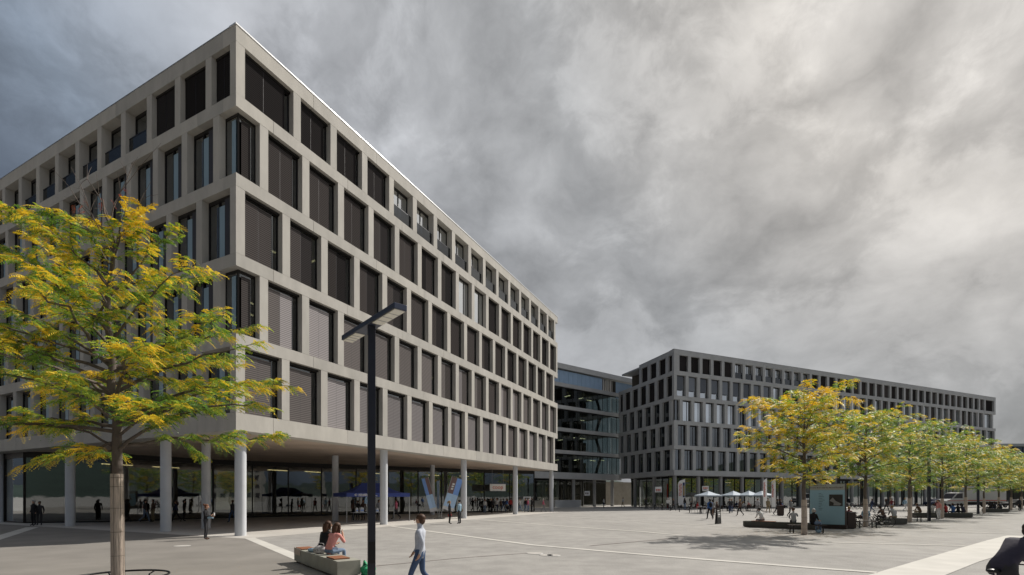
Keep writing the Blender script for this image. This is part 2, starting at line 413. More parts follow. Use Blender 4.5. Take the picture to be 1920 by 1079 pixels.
WC = {}
class Building:
    def __init__(self, root): self.root = root; self.nwin = 0; self.stuff = MB()
    def window(self, O, ex, ey, z, wd, h, kind, bm, individual=True):
        fr, pa, bl, nm = None, None, None, None
        key = (kind, round(wd, 2), round(h, 2), bm)
        if individual and self.nwin < 100:
            if key not in WC:
                fr, pa, bl, nm = window_bits(kind, wd, h, bm)
                WC[key] = (fr.mesh('window'), pa.mesh('pane'), bl.mesh(nm) if nm else None, nm)
            fm, pm, bme, nm = WC[key]
            o = D.objects.new('window', fm); C.objects.link(o); o.parent = self.root
            o.location = O + Vector((0, 0, z)); o.rotation_euler = (0, 0, math.atan2(ex.y, ex.x))
            p = D.objects.new('pane', pm); C.objects.link(p); p.parent = o
            if bme:
                b = D.objects.new(nm, bme); C.objects.link(b); b.parent = o
            self.nwin += 1
        else:
            T = lambda p: O + ex * p.x + ey * p.y + Vector((0, 0, z + p.z))
            for mb in window_bits(kind, wd, h, bm)[:3]:
                for i, f in enumerate(mb.f):
                    self.stuff.add([T(Vector(mb.v[k])) for k in f], [tuple(range(len(f)))], mb.mats[mb.mi[i]])
    def finish(self):
        if self.stuff.f:
            o = self.stuff.obj('window', self.root); o['kind'] = 'stuff'; o['label'] = 'windows of the far bays'

def facade(bl, name, O, es, ed, length, floors, matn, xright, z_list=None, s_from=0.0, pw_depth=.45, far=False, parent=None, joint_pitch=5.33):
    """floors: list of (floor index, [(s0,s1) piers], loggia?) ; xright: +1 when s runs to the viewer's right"""
    T = face_T(O, es, ed); mb = MB(); rv = random.Random(len(name))
    vary = lambda: rv.choice(('concrete', 'concrete', 'concrete_b', 'concrete_c')) if matn == 'concrete' else matn
    for (fl, piers, s_end, kinds, dp) in floors:
        z0, z1 = TOPS[fl], HEADS[fl]
        for i, (a, b) in enumerate(piers):
            mb.box(a, b, .004, dp[i] if isinstance(dp, list) else dp, z0 + .010, z1 - .010, vary(), T)
        for i in range(len(piers) - 1):
            a, b = piers[i][1], piers[i + 1][0]
            kd = kinds(i)
            if kd is None: continue
            kind, bm = kd
            wd = round(b - a, 2)
            if xright > 0: P = O + es * a; ex = es
            else: P = O + es * b; ex = -es
            bl.window(P, ex, ed, z0, wd, z1 - z0, kind, bm)
    # bands
    zb = [(Z0, TOPS[0])] + [(HEADS[i], TOPS[i + 1]) for i in range(4)] + [(HEADS[4], ROOF)]
    if z_list: zb = [zb[i] for i in z_list]
    s = s_from; k = 0
    for j, (z0, z1) in enumerate(zb):
        s = s_from; off = [2.1, 4.75][j % 2]
        cuts = [s_from] + [c for c in np.arange(s_from + off, length - .8, joint_pitch)] + [length]
        for a, b in zip(cuts[:-1], cuts[1:]):
            mb.box(a + (.020 if a > s_from else 0), b, 0, 1.0, z0, z1, vary(), T)
    return mb.obj(name, parent or bl.root)

# ---- main building
cx0, cy0 = (442.5 - 960) / FPX * 24.2, 24.2
ang = math.atan(452 / 916.0)
U = V2(math.sin(ang), math.cos(ang)); Vv = V2(-math.cos(ang), math.sin(ang))
MO = Vector((cx0, cy0, 0))
mroot = thing('office_building', 'large pale concrete office block raised on round columns, nearest on the left', 'building', MO)
MBd = Building(mroot)
Z = Vector((0, 0, 0)); P = 2.665; PWD = .49
def run(first, n, lead=None, p=P, pw=PWD):
    r = list(lead or [])
    for i in range(n): r.append((first + p * i - pw, first + p * i))
    return r
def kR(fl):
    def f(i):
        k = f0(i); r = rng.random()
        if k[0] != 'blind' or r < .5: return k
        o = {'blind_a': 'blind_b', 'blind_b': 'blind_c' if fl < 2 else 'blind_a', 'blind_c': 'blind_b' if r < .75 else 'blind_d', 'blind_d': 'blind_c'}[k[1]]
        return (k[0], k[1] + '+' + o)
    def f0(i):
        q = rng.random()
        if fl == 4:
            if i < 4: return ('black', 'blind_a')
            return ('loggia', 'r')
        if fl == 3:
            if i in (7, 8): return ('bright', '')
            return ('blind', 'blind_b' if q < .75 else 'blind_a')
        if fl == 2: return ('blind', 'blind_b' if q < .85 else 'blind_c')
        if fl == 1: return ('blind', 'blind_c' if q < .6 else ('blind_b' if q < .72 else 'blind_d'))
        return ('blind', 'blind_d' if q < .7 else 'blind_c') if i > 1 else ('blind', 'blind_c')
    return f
LEN = 44.4
fR = []
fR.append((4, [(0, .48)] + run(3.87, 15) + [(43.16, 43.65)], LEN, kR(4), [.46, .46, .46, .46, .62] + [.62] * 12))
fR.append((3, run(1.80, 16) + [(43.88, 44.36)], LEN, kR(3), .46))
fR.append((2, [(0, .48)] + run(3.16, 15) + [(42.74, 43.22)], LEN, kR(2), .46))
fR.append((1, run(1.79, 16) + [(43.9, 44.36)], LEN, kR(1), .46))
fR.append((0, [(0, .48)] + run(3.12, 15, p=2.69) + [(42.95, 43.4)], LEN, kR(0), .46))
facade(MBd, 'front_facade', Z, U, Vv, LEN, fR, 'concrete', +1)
def kL(fl):
    def f(i):
        if fl == 4: return ('black', 'blind_a') if i < 3 else ('loggia_far', '')
        return ('vented', '')
    return f
LL = 40.0
fL = []
fL.append((4, [(.462, .463)] + run(2.44, 13, p=2.69) + [], LL, kL(4), [.3, .46, .46] + [.62] * 12))
fL.append((3, run(1.82, 13, p=2.70), LL, kL(3), .46))
fL.append((2, [(.462, .463)] + run(3.24, 13, p=2.70), LL, kL(2), .46))
fL.append((1, run(1.82, 13, p=2.70), LL, kL(1), .46))
fL.append((0, [(.462, .463)] + run(3.24, 13, p=2.70), LL, kL(0), .46))
facade(MBd, 'side_facade', Z, Vv, U, LL, fL, 'concrete', -1, s_from=1.001)
# glazed corners (second and fourth floors)
for fl in (1, 3):
    z0, z1 = TOPS[fl], HEADS[fl]; h = z1 - z0
    g = MB(); TM = face_T(Z, U, Vv)
    for (a, b, c, d) in ((.36, 1.31, .36, .42), (.36, .42, .43, 1.33)):
        pass
    g.box(.42, 1.31, .36, .375, z0 + .06, z1 - .06, 'glass_upper', TM); g.box(.36, .375, .42, 1.33, z0 + .06, z1 - .06, 'glass_upper', TM)
    for (a, b, c, d) in ((.34, .42, .34, .42), (1.25, 1.31, .34, .42), (.34, .42, 1.27, 1.33)): g.box(a, b, c, d, z0, z1, 'frame', TM)
    g.box(.42, 1.25, .34, .40, z1 - .14, z1, 'frame', TM); g.box(.34, .40, .42, 1.27, z1 - .14, z1, 'frame', TM)
    g.box(.42, 1.25, .34, .40, z0, z0 + .06, 'frame', TM); g.box(.34, .40, .42, 1.27, z0, z0 + .06, 'frame', TM)
    w_ = g.obj('corner_window', mroot)
    b = MB(); b.box(.46, .96, .26, .28, z0 + .03, z1 - .3, 'blind_b', TM); b.obj('blind', w_)
    b = MB(); b.box(.325, .34, .50, .80, z0 + .06, z1 - .3, 'sky_reflection', TM); b.obj('reflection_strip', w_)  # painted sky reflection in front of the side pane, no real panel
MBd.finish()
# coping, roof, interior
TM = face_T(Z, U, Vv)
m_ = MB(); m_.box(-.03, LEN + .03, -.03, .5, ROOF + .002, ROOF + .07, 'coping', TM); m_.box(-.02, .5, .502, LL, ROOF + .002, ROOF + .05, 'metal_grey', TM); m_.obj('roof_coping', mroot)
m_ = MB(); m_.box(1.0, LEN - 1.0, 1.0, LL, ROOF - .4, ROOF - .1, 'concrete', TM)
for z in TOPS[1:]: m_.box(1.0, LEN - 1.0, 1.0, LL, z - .55, z - .12, 'interior_light', TM)
m_.box(1.0, LEN - 1.0, 1.0, LL, Z0 + .10, Z0 + .5, 'concrete', TM)
m_.obj('floor_slabs', mroot)
m_ = MB(); m_.box(6.5, LEN - 1.5, 6.5, LL - .5, Z0 + .52, ROOF - .42, 'interior', TM)
for s in (5.3, 15.7, 26.0, 36.5): m_.box(s, s + .12, 1.1, 6.4, Z0 + .52, ROOF - .42, 'interior_light', TM)
m_.obj('inner_walls', mroot)
# far end face
m_ = MB()
TE = face_T(U * LEN, Vv, -U)
for (z0, z1) in [(Z0, TOPS[0])] + [(HEADS[i], TOPS[i + 1]) for i in range(4)] + [(HEADS[4], ROOF)]:
    m_.box(1.001, LL, .0, .95, z0, z1, 'concrete', TE)
for fl in range(5):
    for s in np.arange(2.2, LL, P): m_.box(s - PWD, s, 1.0, 1.25, TOPS[fl] + .01, HEADS[fl] - .01, 'concrete', TE)
m_.obj('end_facade', mroot)
# soffit
m_ = MB(); m_.box(1.02, LEN - 1.0, 1.02, LL, Z0 + .03, Z0 + .06, 'soffit', TM)
m_.obj('soffit', mroot)
# round columns
def column(root, T, s, d, zt, r, m):
    p = T(Vector((s, d, 0))); mb = MB(); mb.cyl(p.x, p.y, 0, zt, r, m, 28); mb.obj('column', root)
for (s, d) in ((.78, .78), (11.7, .78), (22.5, .78), (33.3, .78), (43.7, .6), (.78, 7.4), (.78, 18.5), (.78, 29.6)):
    column(mroot, TM, s, d, Z0 + .03, .27, 'column')
for px, s_, d_ in ((387, 3.4, 7.9), (628, 14.0, 7.9), (811, 27.6, 7.9)):
    column(mroot, TM, s_, d_, Z0 + .03, .25, 'column')
# ground floor glazing: runs back diagonally to form the covered forecourt
poly = [(1.0, 39.5), (1.0, 26.0), (4.6, 21.7), (12.2, 21.1), (20.8, 16.9), (30.0, 11.6), (38.0, 7.4), (43.6, 3.0)]
gp, gf = MB(), MB()
for (a, b) in zip(poly[:-1], poly[1:]):
    A = TM(Vector((a[0], a[1], 0))); B = TM(Vector((b[0], b[1], 0))); Ld = (B - A).length; e = (B - A) / Ld; nn = Vector((-e.y, e.x, 0))
    n = max(1, round(Ld / 3.2)); T = face_T(A, e, nn)
    gp.box(0, Ld, .03, .045, .10, Z0 - .38, 'glass_ground', T)
    for i in range(n + 1): gf.box(Ld * i / n - .045 + .0005 * i, Ld * i / n + .045, -.05, .12, .02, Z0 + .03, 'frame', T)
    gf.box(.05, Ld - .05, -.04, .10, Z0 - .40, Z0 + .028, 'frame', T); gf.box(.05, Ld - .05, -.04, .10, .0, .11, 'frame', T)
for i, (s0, dd) in enumerate(((6.2, 21.35), (14.0, 20.3))):
    pass
gp.obj('glass_wall', mroot); gf.obj('glazing_frame', mroot)
m_ = MB()
m_.box(14.0, 14.3, 24.0, 38.0, .0, Z0, 'interior_light', TM); m_.box(20, 43.0, 26.0, 26.3, .0, Z0, 'interior', TM); m_.box(30, 30.3, 14, 26, 0, Z0, 'interior_light', TM)
m_.box(2, 13.9, 31.0, 31.3, 0, Z0, 'interior', TM); m_.box(43.2, 43.5, 4.5, 26, 0, Z0, 'interior', TM); m_.box(22, 26, 21, 21.3, 0, 3.0, 'interior_light', TM)
m_.obj('lobby_wall', mroot)
m_ = MB()
for (s, d) in ((8, 26), (17, 21.5), (24, 18), (33, 15), (40, 9)):
    p = TM(Vector((s, d, 0))); m_.cyl(p.x, p.y, 0, Z0 + .03, .25, 'interior_light', 16)
m_.obj('lobby_column', mroot)
def lights(root, T, lst, name='ceiling_light'):
    mb = MB()
    for (s, d, z, ln, alongs) in lst:
        if alongs: mb.box(s, s + ln, d, d + .11, z, z + .06, 'lamp_glow', T)
        else: mb.box(s, s + .11, d, d + ln, z, z + .06, 'lamp_glow', T)
    return mb.obj(name, root)
r_ = random.Random(3); lst = []
for fl, ss in ((2, (.9, 1.9, 3.6, 6.3)), (1, (2.3, 3.4, 12.6, 13.6, 16.0, 18.6)), (0, (12.4, 15.2, 20.4, 23.0, 26.0, 31.0)), (1, (21.2, 26.5)), (4, ())):
    for s in ss: lst.append((s, 1.6 + r_.random() * 2.2, TOPS[fl] + 2.65, 1.0, r_.random() < .6))
for s, d in ((5, 24), (9, 24.5), (17, 20), (21, 19.5), (27, 16), (34, 13), (38, 11)): lst.append((s, d, 4.6, 2.2, True))
lights(mroot, TM, lst)

# ---- second office building (right)
r2 = V2(89.4, 38.7).normalized(); l2 = V2(-3.0, 9.6).normalized()
r2n = V2(-r2.y, r2.x); l2n = V2(l2.y, -l2.x)
BO = Vector((25.8, 77.8, 0))
broot = thing('office_building', 'long dark grey concrete office block with grid windows behind the row of trees', 'building', BO)
B2 = Building(broot); P2 = 2.425; W2 = .62
def k2(fl):
    def f(i):
        q = rng.random()
        if fl == 4:
            if i < 5: return ('black', 'blind_a')
            if i < 13: return ('loggia', 'r')
            return ('black', 'blind_b' if q < .5 else 'blind_a')
        if fl == 3: return ('low', 'blind_blue') if i < 9 else (('bright', '') if q < .65 else ('blind', 'blind_b'))
        if fl == 2: return ('bright', '') if i < 9 and q < .8 else ('plain', '')
        return ('plain', '')
    return f
L2 = 97.7
f2 = []
n2_ = 40
f2.append((4, [(0.02, 1.12)] + run(3.53, 38, p=P2, pw=W2) + [(96.9, 97.68)], L2, k2(4), [.46] * 6 + [.62] * 8 + [.46] * 40))
f2.append((3, [(0.02, .59)] + run(3.03, 38, p=P2, pw=W2) + [(96.0, 96.6)], L2, k2(3), .46))
f2.append((2, run(1.81, 39, p=P2, pw=W2) + [(96.9, 97.5)], L2, k2(2), .46))
f2.append((1, [(0.02, .80)] + run(3.24, 38, p=P2, pw=W2) + [(96.0, 96.6)], L2, k2(1), .46))
f2.append((0, run(2.12, 39, p=P2, pw=W2) + [(96.9, 97.5)], L2, k2(0), .46))
def kl2(fl): return lambda i: ('black', 'blind_a') if fl == 4 else (('blind', 'blind_a') if fl == 3 else ('plain', ''))
# side first so that its windows count among the individual ones, then the front's nearest bays
f2l = []
pl = .80; q2 = 2.62
def runl(first, n, p=q2, pw=pl): return [(first + p * i - pw, first + p * i) for i in range(n)]
f2l.append((4, [(.462, .463)] + runl(2.28, 3) + [(9.45, 10.17)], 10.17, kl2(4), .46))
f2l.append((3, [(.462, .463)] + runl(2.76, 6) + [(17.0, 17.4)], 17.4, kl2(3), .46))
f2l.append((2, runl(1.35, 7, pw=.75), 17.4, kl2(2), .46))
f2l.append((1, [(.462, .463)] + runl(2.52, 6) + [(17.0, 17.4)], 17.4, kl2(1), .46))
f2l.append((0, runl(1.1, 7, pw=.75), 17.4, kl2(0), .46))
facade(B2, 'side_facade', Z, l2, l2n, 17.4, f2l, 'concrete_far', -1, z_list=[0, 1, 2, 3, 4], s_from=1.001)
facade(B2, 'front_facade', Z, r2, r2n, L2, f2, 'concrete_far', +1)
TL = face_T(Z, l2, l2n); TR = face_T(Z, r2, r2n)
m_ = MB(); m_.box(1.001, 10.17, 0, 1.0, HEADS[4], ROOF, 'concrete_far', TL); m_.box(9.5, 10.17, 1.002, 14, TOPS[4], ROOF - .01, 'concrete_far', TL); m_.obj('side_parapet', broot)
for fl in (0, 2):
    z0, z1 = TOPS[fl], HEADS[fl]; g = MB()
    g.box(.40, 1.15, .36, .375, z0 + .06, z1 - .06, 'glass_upper', TR); g.box(.40, .62, .36, .375, z0 + .06, z1 - .06, 'glass_upper', TL)
    for T in (TR, TL): g.box(.36, .42, .34, .42, z0, z1, 'frame', T)
    w_ = g.obj('corner_window', broot)
    b = MB(); b.box(.5, .95, .5, .52, z0 + .1, z1 - .1, 'curtain' if fl == 2 else 'blind_c', TR); b.obj('curtain', w_)
B2.finish()
m_ = MB(); m_.box(-.02, L2 + .02, -.03, .5, ROOF + .002, ROOF + .06, 'metal_grey', TR); m_.obj('roof_coping', broot)
m_ = MB()
def slab(mb, pts, z0, z1, m):
    n = len(pts); vs = [(p.x, p.y, z) for z in (z0, z1) for p in pts]
    mb.add(vs, [tuple(range(n)), tuple(range(n, 2 * n))] + [(i, (i + 1) % n, n + (i + 1) % n, n + i) for i in range(n)], m)
fp = [r2 * 1.2 + r2n * 1.01, r2 * (L2 - 1) + r2n * 1.01, r2 * (L2 - 1) + r2n * 17, l2 * 17.2 + l2n * 2, l2 * 1.6 + l2n * 1.01]
fp = [r2 * 1.3 + r2n * 1.02 , r2 * (L2 - 1) + r2n * 1.02, r2 * (L2 - 1) + r2n * 16.5, r2 * 2 + r2n * 16.5, l2 * 2.2 + l2n * 1.02]
for z in TOPS[1:]: slab(m_, fp, z - .55, z - .12, 'interior')
slab(m_, fp, Z0 + .10, Z0 + .5, 'concrete_far'); slab(m_, fp, ROOF - .4, ROOF - .1, 'concrete_far')
m_.obj('floor_slabs', broot)
fi = [r2 * 5 + r2n * 4.5, r2 * (L2 - 1.5) + r2n * 4.5, r2 * (L2 - 1.5) + r2n * 16, r2 * 4 + r2n * 16]
m_ = MB(); slab(m_, fi, Z0 + .52, ROOF - .42, 'interior'); m_.obj('inner_walls', broot)
m_ = MB()
TE = face_T(r2 * L2, r2n, -r2)
for (z0, z1) in [(Z0, TOPS[0])] + [(HEADS[i], TOPS[i + 1]) for i in range(4)] + [(HEADS[4], ROOF)]:
    m_.box(1.002, 16.5, .0, .95, z0, z1, 'concrete_far', TE)
for fl in range(5):
    for s in np.arange(2.2, 16.5, P2): m_.box(s - W2, s, .3, .9, TOPS[fl] + .01, HEADS[fl] - .01, 'concrete_far', TE)
m_.obj('end_facade', broot)
m_ = MB(); slab(m_, [r2 * 1.1 + r2n * 1.01, r2 * (L2 - 1) + r2n * 1.01, r2 * (L2 - 1) + r2n * 16, r2 * 2 + r2n * 16, l2 * 17.4 + l2n * 2.2, l2 * 1.5 + l2n * 1.01], Z0 + .03, Z0 + .08, 'concrete_far'); m_.obj('soffit', broot)
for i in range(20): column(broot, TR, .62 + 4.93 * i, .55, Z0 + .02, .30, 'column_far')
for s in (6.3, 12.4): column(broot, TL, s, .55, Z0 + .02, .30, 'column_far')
m_, g_ = MB(), MB()
for T, a, b in ((TR, 1.2, L2 - 1), (TL, 2.0, 17.2)):
    g_.box(a, b, 2.6, 2.615, .1, Z0 - .3, 'glass_ground', T)
    for s in np.arange(a, b, 2.46): m_.box(s - .04, s + .04, 2.52, 2.70, 0, Z0 + .02, 'frame', T)
    m_.box(a, b, 2.53, 2.69, Z0 - .32, Z0 + .021, 'frame', T)
g_.obj('glass_wall', broot); m_.obj('glazing_frame', broot)
m_ = MB(); slab(m_, [r2 * 8 + r2n * 8, r2 * (L2 - 1.5) + r2n * 8, r2 * (L2 - 1.5) + r2n * 8.4, r2 * 8 + r2n * 8.4], 0, Z0, 'interior'); 
for s in (3, 13, 23, 33, 43, 58, 73): slab(m_, [r2 * s + r2n * 4.8, r2 * (s + 4.5) + r2n * 4.8, r2 * (s + 4.5) + r2n * 5.1, r2 * s + r2n * 5.1], 0, 2.9 + (s % 4) * .4, ['red', 'interior_light', 'rust_dark'][int(s) % 3])
m_.obj('shop_interior', broot)
lst = [(r_.uniform(4, 90), r_.uniform(3.5, 7), 4.4, 1.2, True) for _ in range(16)]
lights(broot, TR, lst)

# ---- glazed link building between the two
ls = V2(.799, .602).normalized(); ln = V2(-ls.y, ls.x); LO = Vector((8.15, 85.8, 0))
lroot = thing('link_building', 'dark glazed link block with lit interiors and blue top storey between the two office blocks', 'building', LO)
TK = face_T(Z, ls, ln); s0, s1 = -16.0, 16.7
m_ = MB()
for i, (z0, z1) in enumerate([(Z0 - .25, TOPS[0])] + [(HEADS[i], TOPS[i + 1]) for i in range(4)]):
    m_.box(s0, s1, 0, .9, z0, z1, 'concrete_far', TK)
m_.box(s0, 26, -.1, .9, HEADS[4] - .1, ROOF, 'concrete_far', TK)
m_.obj('facade_band', lroot)
m_ = MB(); g_ = MB()
for fl in range(4):
    z0, z1 = TOPS[fl], HEADS[fl]
    g_.box(s0, s1, .40, .415, z0, z1, 'glass_link', TK)
    for k, s in enumerate(np.arange(s0, s1, 1.32)): m_.box(s - .02, s + .02, .36, .46, z0, z1, 'frame', TK)
    m_.box(s0, s1, .35, .47, z1 - .18, z1, 'frame', TK)
g_.obj('glass_wall', lroot); m_.obj('glazing_frame', lroot)
m_ = MB()
for k, s in enumerate(np.arange(s0, 11.5, 1.10)): m_.box(s + .03, min(s + 1.10, 11.5), .30, .36, TOPS[4] + .0, HEADS[4] - .3, 'blue_panel', TK)
m_.obj('blue_cladding', lroot)
m_ = MB()
for k, s in enumerate((11.6, 12.6, 13.6)):
    m_.box(s, s + .06, .3, .4, TOPS[4], HEADS[4] - .3, 'frame', TK); m_.box(s + .12, s + .55, .5, .52, TOPS[4], HEADS[4] - .3, 'curtain', TK); m_.box(s + .62, s + .9, .48, .5, TOPS[4], HEADS[4] - .3, 'blind_d', TK)
m_.box(14.6, 15.4, .35, .5, TOPS[4], HEADS[4] - .3, 'frame', TK); m_.box(15.4, 25.5, .35, .45, TOPS[4] - 1, HEADS[4] - .3, 'blue_panel', TK); m_.obj('window', lroot)
m_ = MB()
for z in TOPS[1:]: m_.box(s0, s1 - 1, .92, 11, z - .50, z - .12, 'interior_light', TK)
m_.box(s0, 26, .92, 12, ROOF - .4, ROOF - .1, 'concrete_far', TK); m_.box(s0, s1, .92, 11, Z0 - .1, Z0 + .4, 'concrete_far', TK)
m_.box(s0, s1 - 1, 9.5, 9.8, Z0 + .41, ROOF - .5, 'interior', TK); m_.obj('floor_slabs', lroot)
m_ = MB()
for fl in range(4):
    z0, z1 = TOPS[fl] - .12, HEADS[fl] + .0
    for s, dx, d in ((-9, .9, 2.2), (-2.5, .9, 1.6), (5.5, -.9, 1.7), (12.2, .8, 2.0)):
        sgn = 1 if fl % 2 == 0 else -1
        a, b = TK(Vector((s - dx * sgn, d, z0))), TK(Vector((s + dx * sgn, d, z1))); m_.tube([a, b], [.26, .26], 'column_far', 12)
    for s in (-5, .8, 3.0, 8.6, 10.6): m_.box(s, s + .9, 4.5, 4.7, z0, z0 + 2.4, 'interior_light', TK)
m_.obj('raking_column', lroot)
lst = []
for fl in range(4):
    for _ in range(9): lst.append((r_.uniform(-7, 14), r_.uniform(1.3, 7), HEADS[fl] - .45 - r_.random() * .2, r_.uniform(.8, 1.5), r_.random() < .45))
lights(lroot, TK, lst)
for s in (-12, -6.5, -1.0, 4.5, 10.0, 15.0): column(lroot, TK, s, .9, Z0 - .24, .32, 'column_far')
m_, g_ = MB(), MB()
g_.box(s0, s1 + 1, 5.0, 5.015, 0, Z0 - .3, 'glass_ground', TK); m_.box(s0, s1 + 1, 4.94, 5.09, Z0 - .42, Z0 - .11, 'frame', TK)
for s in np.arange(s0, s1, 3.0): m_.box(s - .04, s + .04, 4.93, 5.1, 0, Z0 - .1, 'frame', TK)
m_.obj('ground_glazing_frame', lroot); g_.obj('glass_wall', lroot)
m_ = MB(); m_.box(-9, -1.2, .2, .6, 0, 1.25, 'interior_light', TK); m_.box(-1.1, 5.2, -.4, .0, 0, 1.3, 'concrete_far', TK); m_.box(9.0, 33, 9.5, 9.8, 0, Z0 - .2, 'interior_light', TK); m_.box(-16, 4.0, 10.5, 10.8, 0, Z0 - .2, 'interior', TK); m_.obj('low_wall', lroot)

# ---- distant glass building at the right edge
fr_ = thing('glass_building', 'low dark glass building far away at the right edge behind the trees', 'building', (150, 158, 0))
m_ = MB(); m_.box(0, 60, 0, 20, 0, 18.0, 'interior'); m_.obj('wall', fr_)
m_ = MB(); m_.box(-.3, 60, -.3, 20, 18.0, 18.9, 'metal_grey'); m_.obj('roof', fr_)
m_ = MB(); m_.box(-.1, 60, -.12, -.05, 14, 17.8, 'glass_upper')
m_.obj('glass_wall', fr_)
m_ = MB()
for i in range(20): m_.box(i * 3 - .05, i * 3 + .05, -.2, -.12, 0, 17.9, 'frame')
m_.obj('glazing_frame', fr_)
# ---- buildings and hills that stand opposite and show in the glass
op = thing('apartment_block', 'white banded apartment block across the square, out of view to the left', 'building', (-95, 6, 0), rad(8))
m_ = MB(); m_.box(-10, 0, -35, 30, 0, 21, 'rust_dark')
for i in range(7): m_.box(-10.4, .5, -35.5, 30.5, 1.2 + 3 * i, 2.9 + 3 * i, 'white')
m_.obj('wall', op)
# ------------------------------------------------------------------ ground
def gmesh(name, pts, z, m): o = sheet(name, pts, z, m); return struct(o)
gmesh('ground', [(-3500, -3500), (3500, -3500), (3500, 3500), (-3500, 3500)], -0.004, 'asphalt')
q = lambda s, d: MO + U * s + Vv * d
gmesh('arcade_paving', [q(-.25, -1.15), q(46, -1.15), q(46, 40), q(-.25, 40)], .004, 'paving')
gmesh('link_paving', [LO + ls * -16 + ln * -2, LO + ls * 15.5 + ln * -2, LO + ls * 15.5 + ln * 12, LO + ls * -16 + ln * 12], .002, 'paving')
gmesh('grass_bank', [(70, 112), (240, 120), (300, 300), (60, 300), (40, 130)], .02, 'grass')
def strip(name, pts, wd, z, m):
    pts = [Vector((p[0], p[1], 0)) for p in pts]; a, b = [], []
    for i, p in enumerate(pts):
        t = (pts[min(i + 1, len(pts) - 1)] - pts[max(i - 1, 0)]).normalized(); n = Vector((-t.y, t.x, 0)) * wd / 2
        a.append((p.x + n.x, p.y + n.y, z)); b.append((p.x - n.x, p.y - n.y, z))
    mb = MB(); k = len(a); mb.add(a + b, [(i, i + 1, k + i + 1, k + i) for i in range(k - 1)], m); return struct(mb.obj(name))
PX = lambda *l: [GP(x, y) for x, y in l]
dd_ = V2(.6, -.8); A0 = V2(-12.75, 23.75)
gmesh('side_pavement', [A0, A0 + dd_ * 34, A0 + dd_ * 34 + V2(-60, -30), (-95, 24), (-70, 52), q(-.25, 41), q(-.25, -.2)], .002, 'asphalt_old')
strip('paving_band', [A0, A0 + dd_ * 22], .46, .008, 'paving_line')
strip('paving_band', [V2(-31.4, 32.0), V2(-24.9, 23.6), V2(-20, 17.2)], .62, .006, 'paving_line')
strip('paving_band', PX((732, 987), (860, 1004), (1000, 1022.6), (1250, 1044), (1500, 1063.4), (1645, 1074)), .30, .008, 'paving_line')
strip('paving_band', PX((886, 973.5), (1020, 984.6), (1109, 991), (1198, 997), (1300, 1006)), .30, .008, 'paving_line')
strip('paving_band', PX((1012, 967), (1153, 975), (1310, 985), (1400, 990)), .28, .008, 'paving_line')
strip('paving_band', PX((1497, 1015.7), (1650, 1020), (1810, 1024)), .24, .008, 'paving_line')
strip('paving_band', PX((1658, 994), (1780, 998), (1892, 1001)), .3, .008, 'paving_line')
gmesh('paving_band', PX((1628, 1079), (1600, 1095), (1740, 1095), (1773, 1079), (1835, 1054), (1905, 1032), (1990, 1008), (1888, 1004.5), (1850, 1014), (1803, 1027.5)), .008, 'paving_line')
strip('expansion_joint', PX((706, 1061.6), (860, 1047), (1010, 1036)), .05, .006, 'joint')
strip('expansion_joint', PX((1106, 1024), (1190, 1016.5), (1272, 1009)), .07, .006, 'joint')
MH = ((1024, 1041.5, .24, 'round cover in the plaza, left one of the close pair'), (1038, 1041.6, .24, 'round cover in the plaza, right one of the close pair'), (1003, 1037.8, .30, 'round cover in the plaza at the end of the dark joint'), (342, 1024, .3, 'round cover in the asphalt between wrapped tree and corner column'))
for px, py, r, lab in MH:
    p = GP(px, py); mb = MB(); mb.cyl(0, 0, .002, .008, r, 'paving', 20); mb.ring((0, 0, .004), r, .006, 'metal_grey', n=24, k=4)
    tag(mb.obj('manhole_cover', None, (p.x, p.y, 0)), lab, 'manhole cover')
# hills all round the horizon
mb = MB(); n = 120; ring_ = []
r_ = random.Random(5)
for k, R in enumerate((900, 1500, 2300)):
    for i in range(n):
        a = 2 * math.pi * i / n
        h = (0, 60, 150)[k] * (0.55 + .3 * math.sin(a * 3 + k) + .25 * math.sin(a * 7 + 1.3 * k) + .1 * r_.random())
        ring_.append((R * math.cos(a), R * math.sin(a), max(h, -1)))
mb.add(ring_, [(k * n + i, k * n + (i + 1) % n, (k + 1) * n + (i + 1) % n, (k + 1) * n + i) for k in range(2) for i in range(n)], 'hill', True)
struct(mb.obj('hills'))

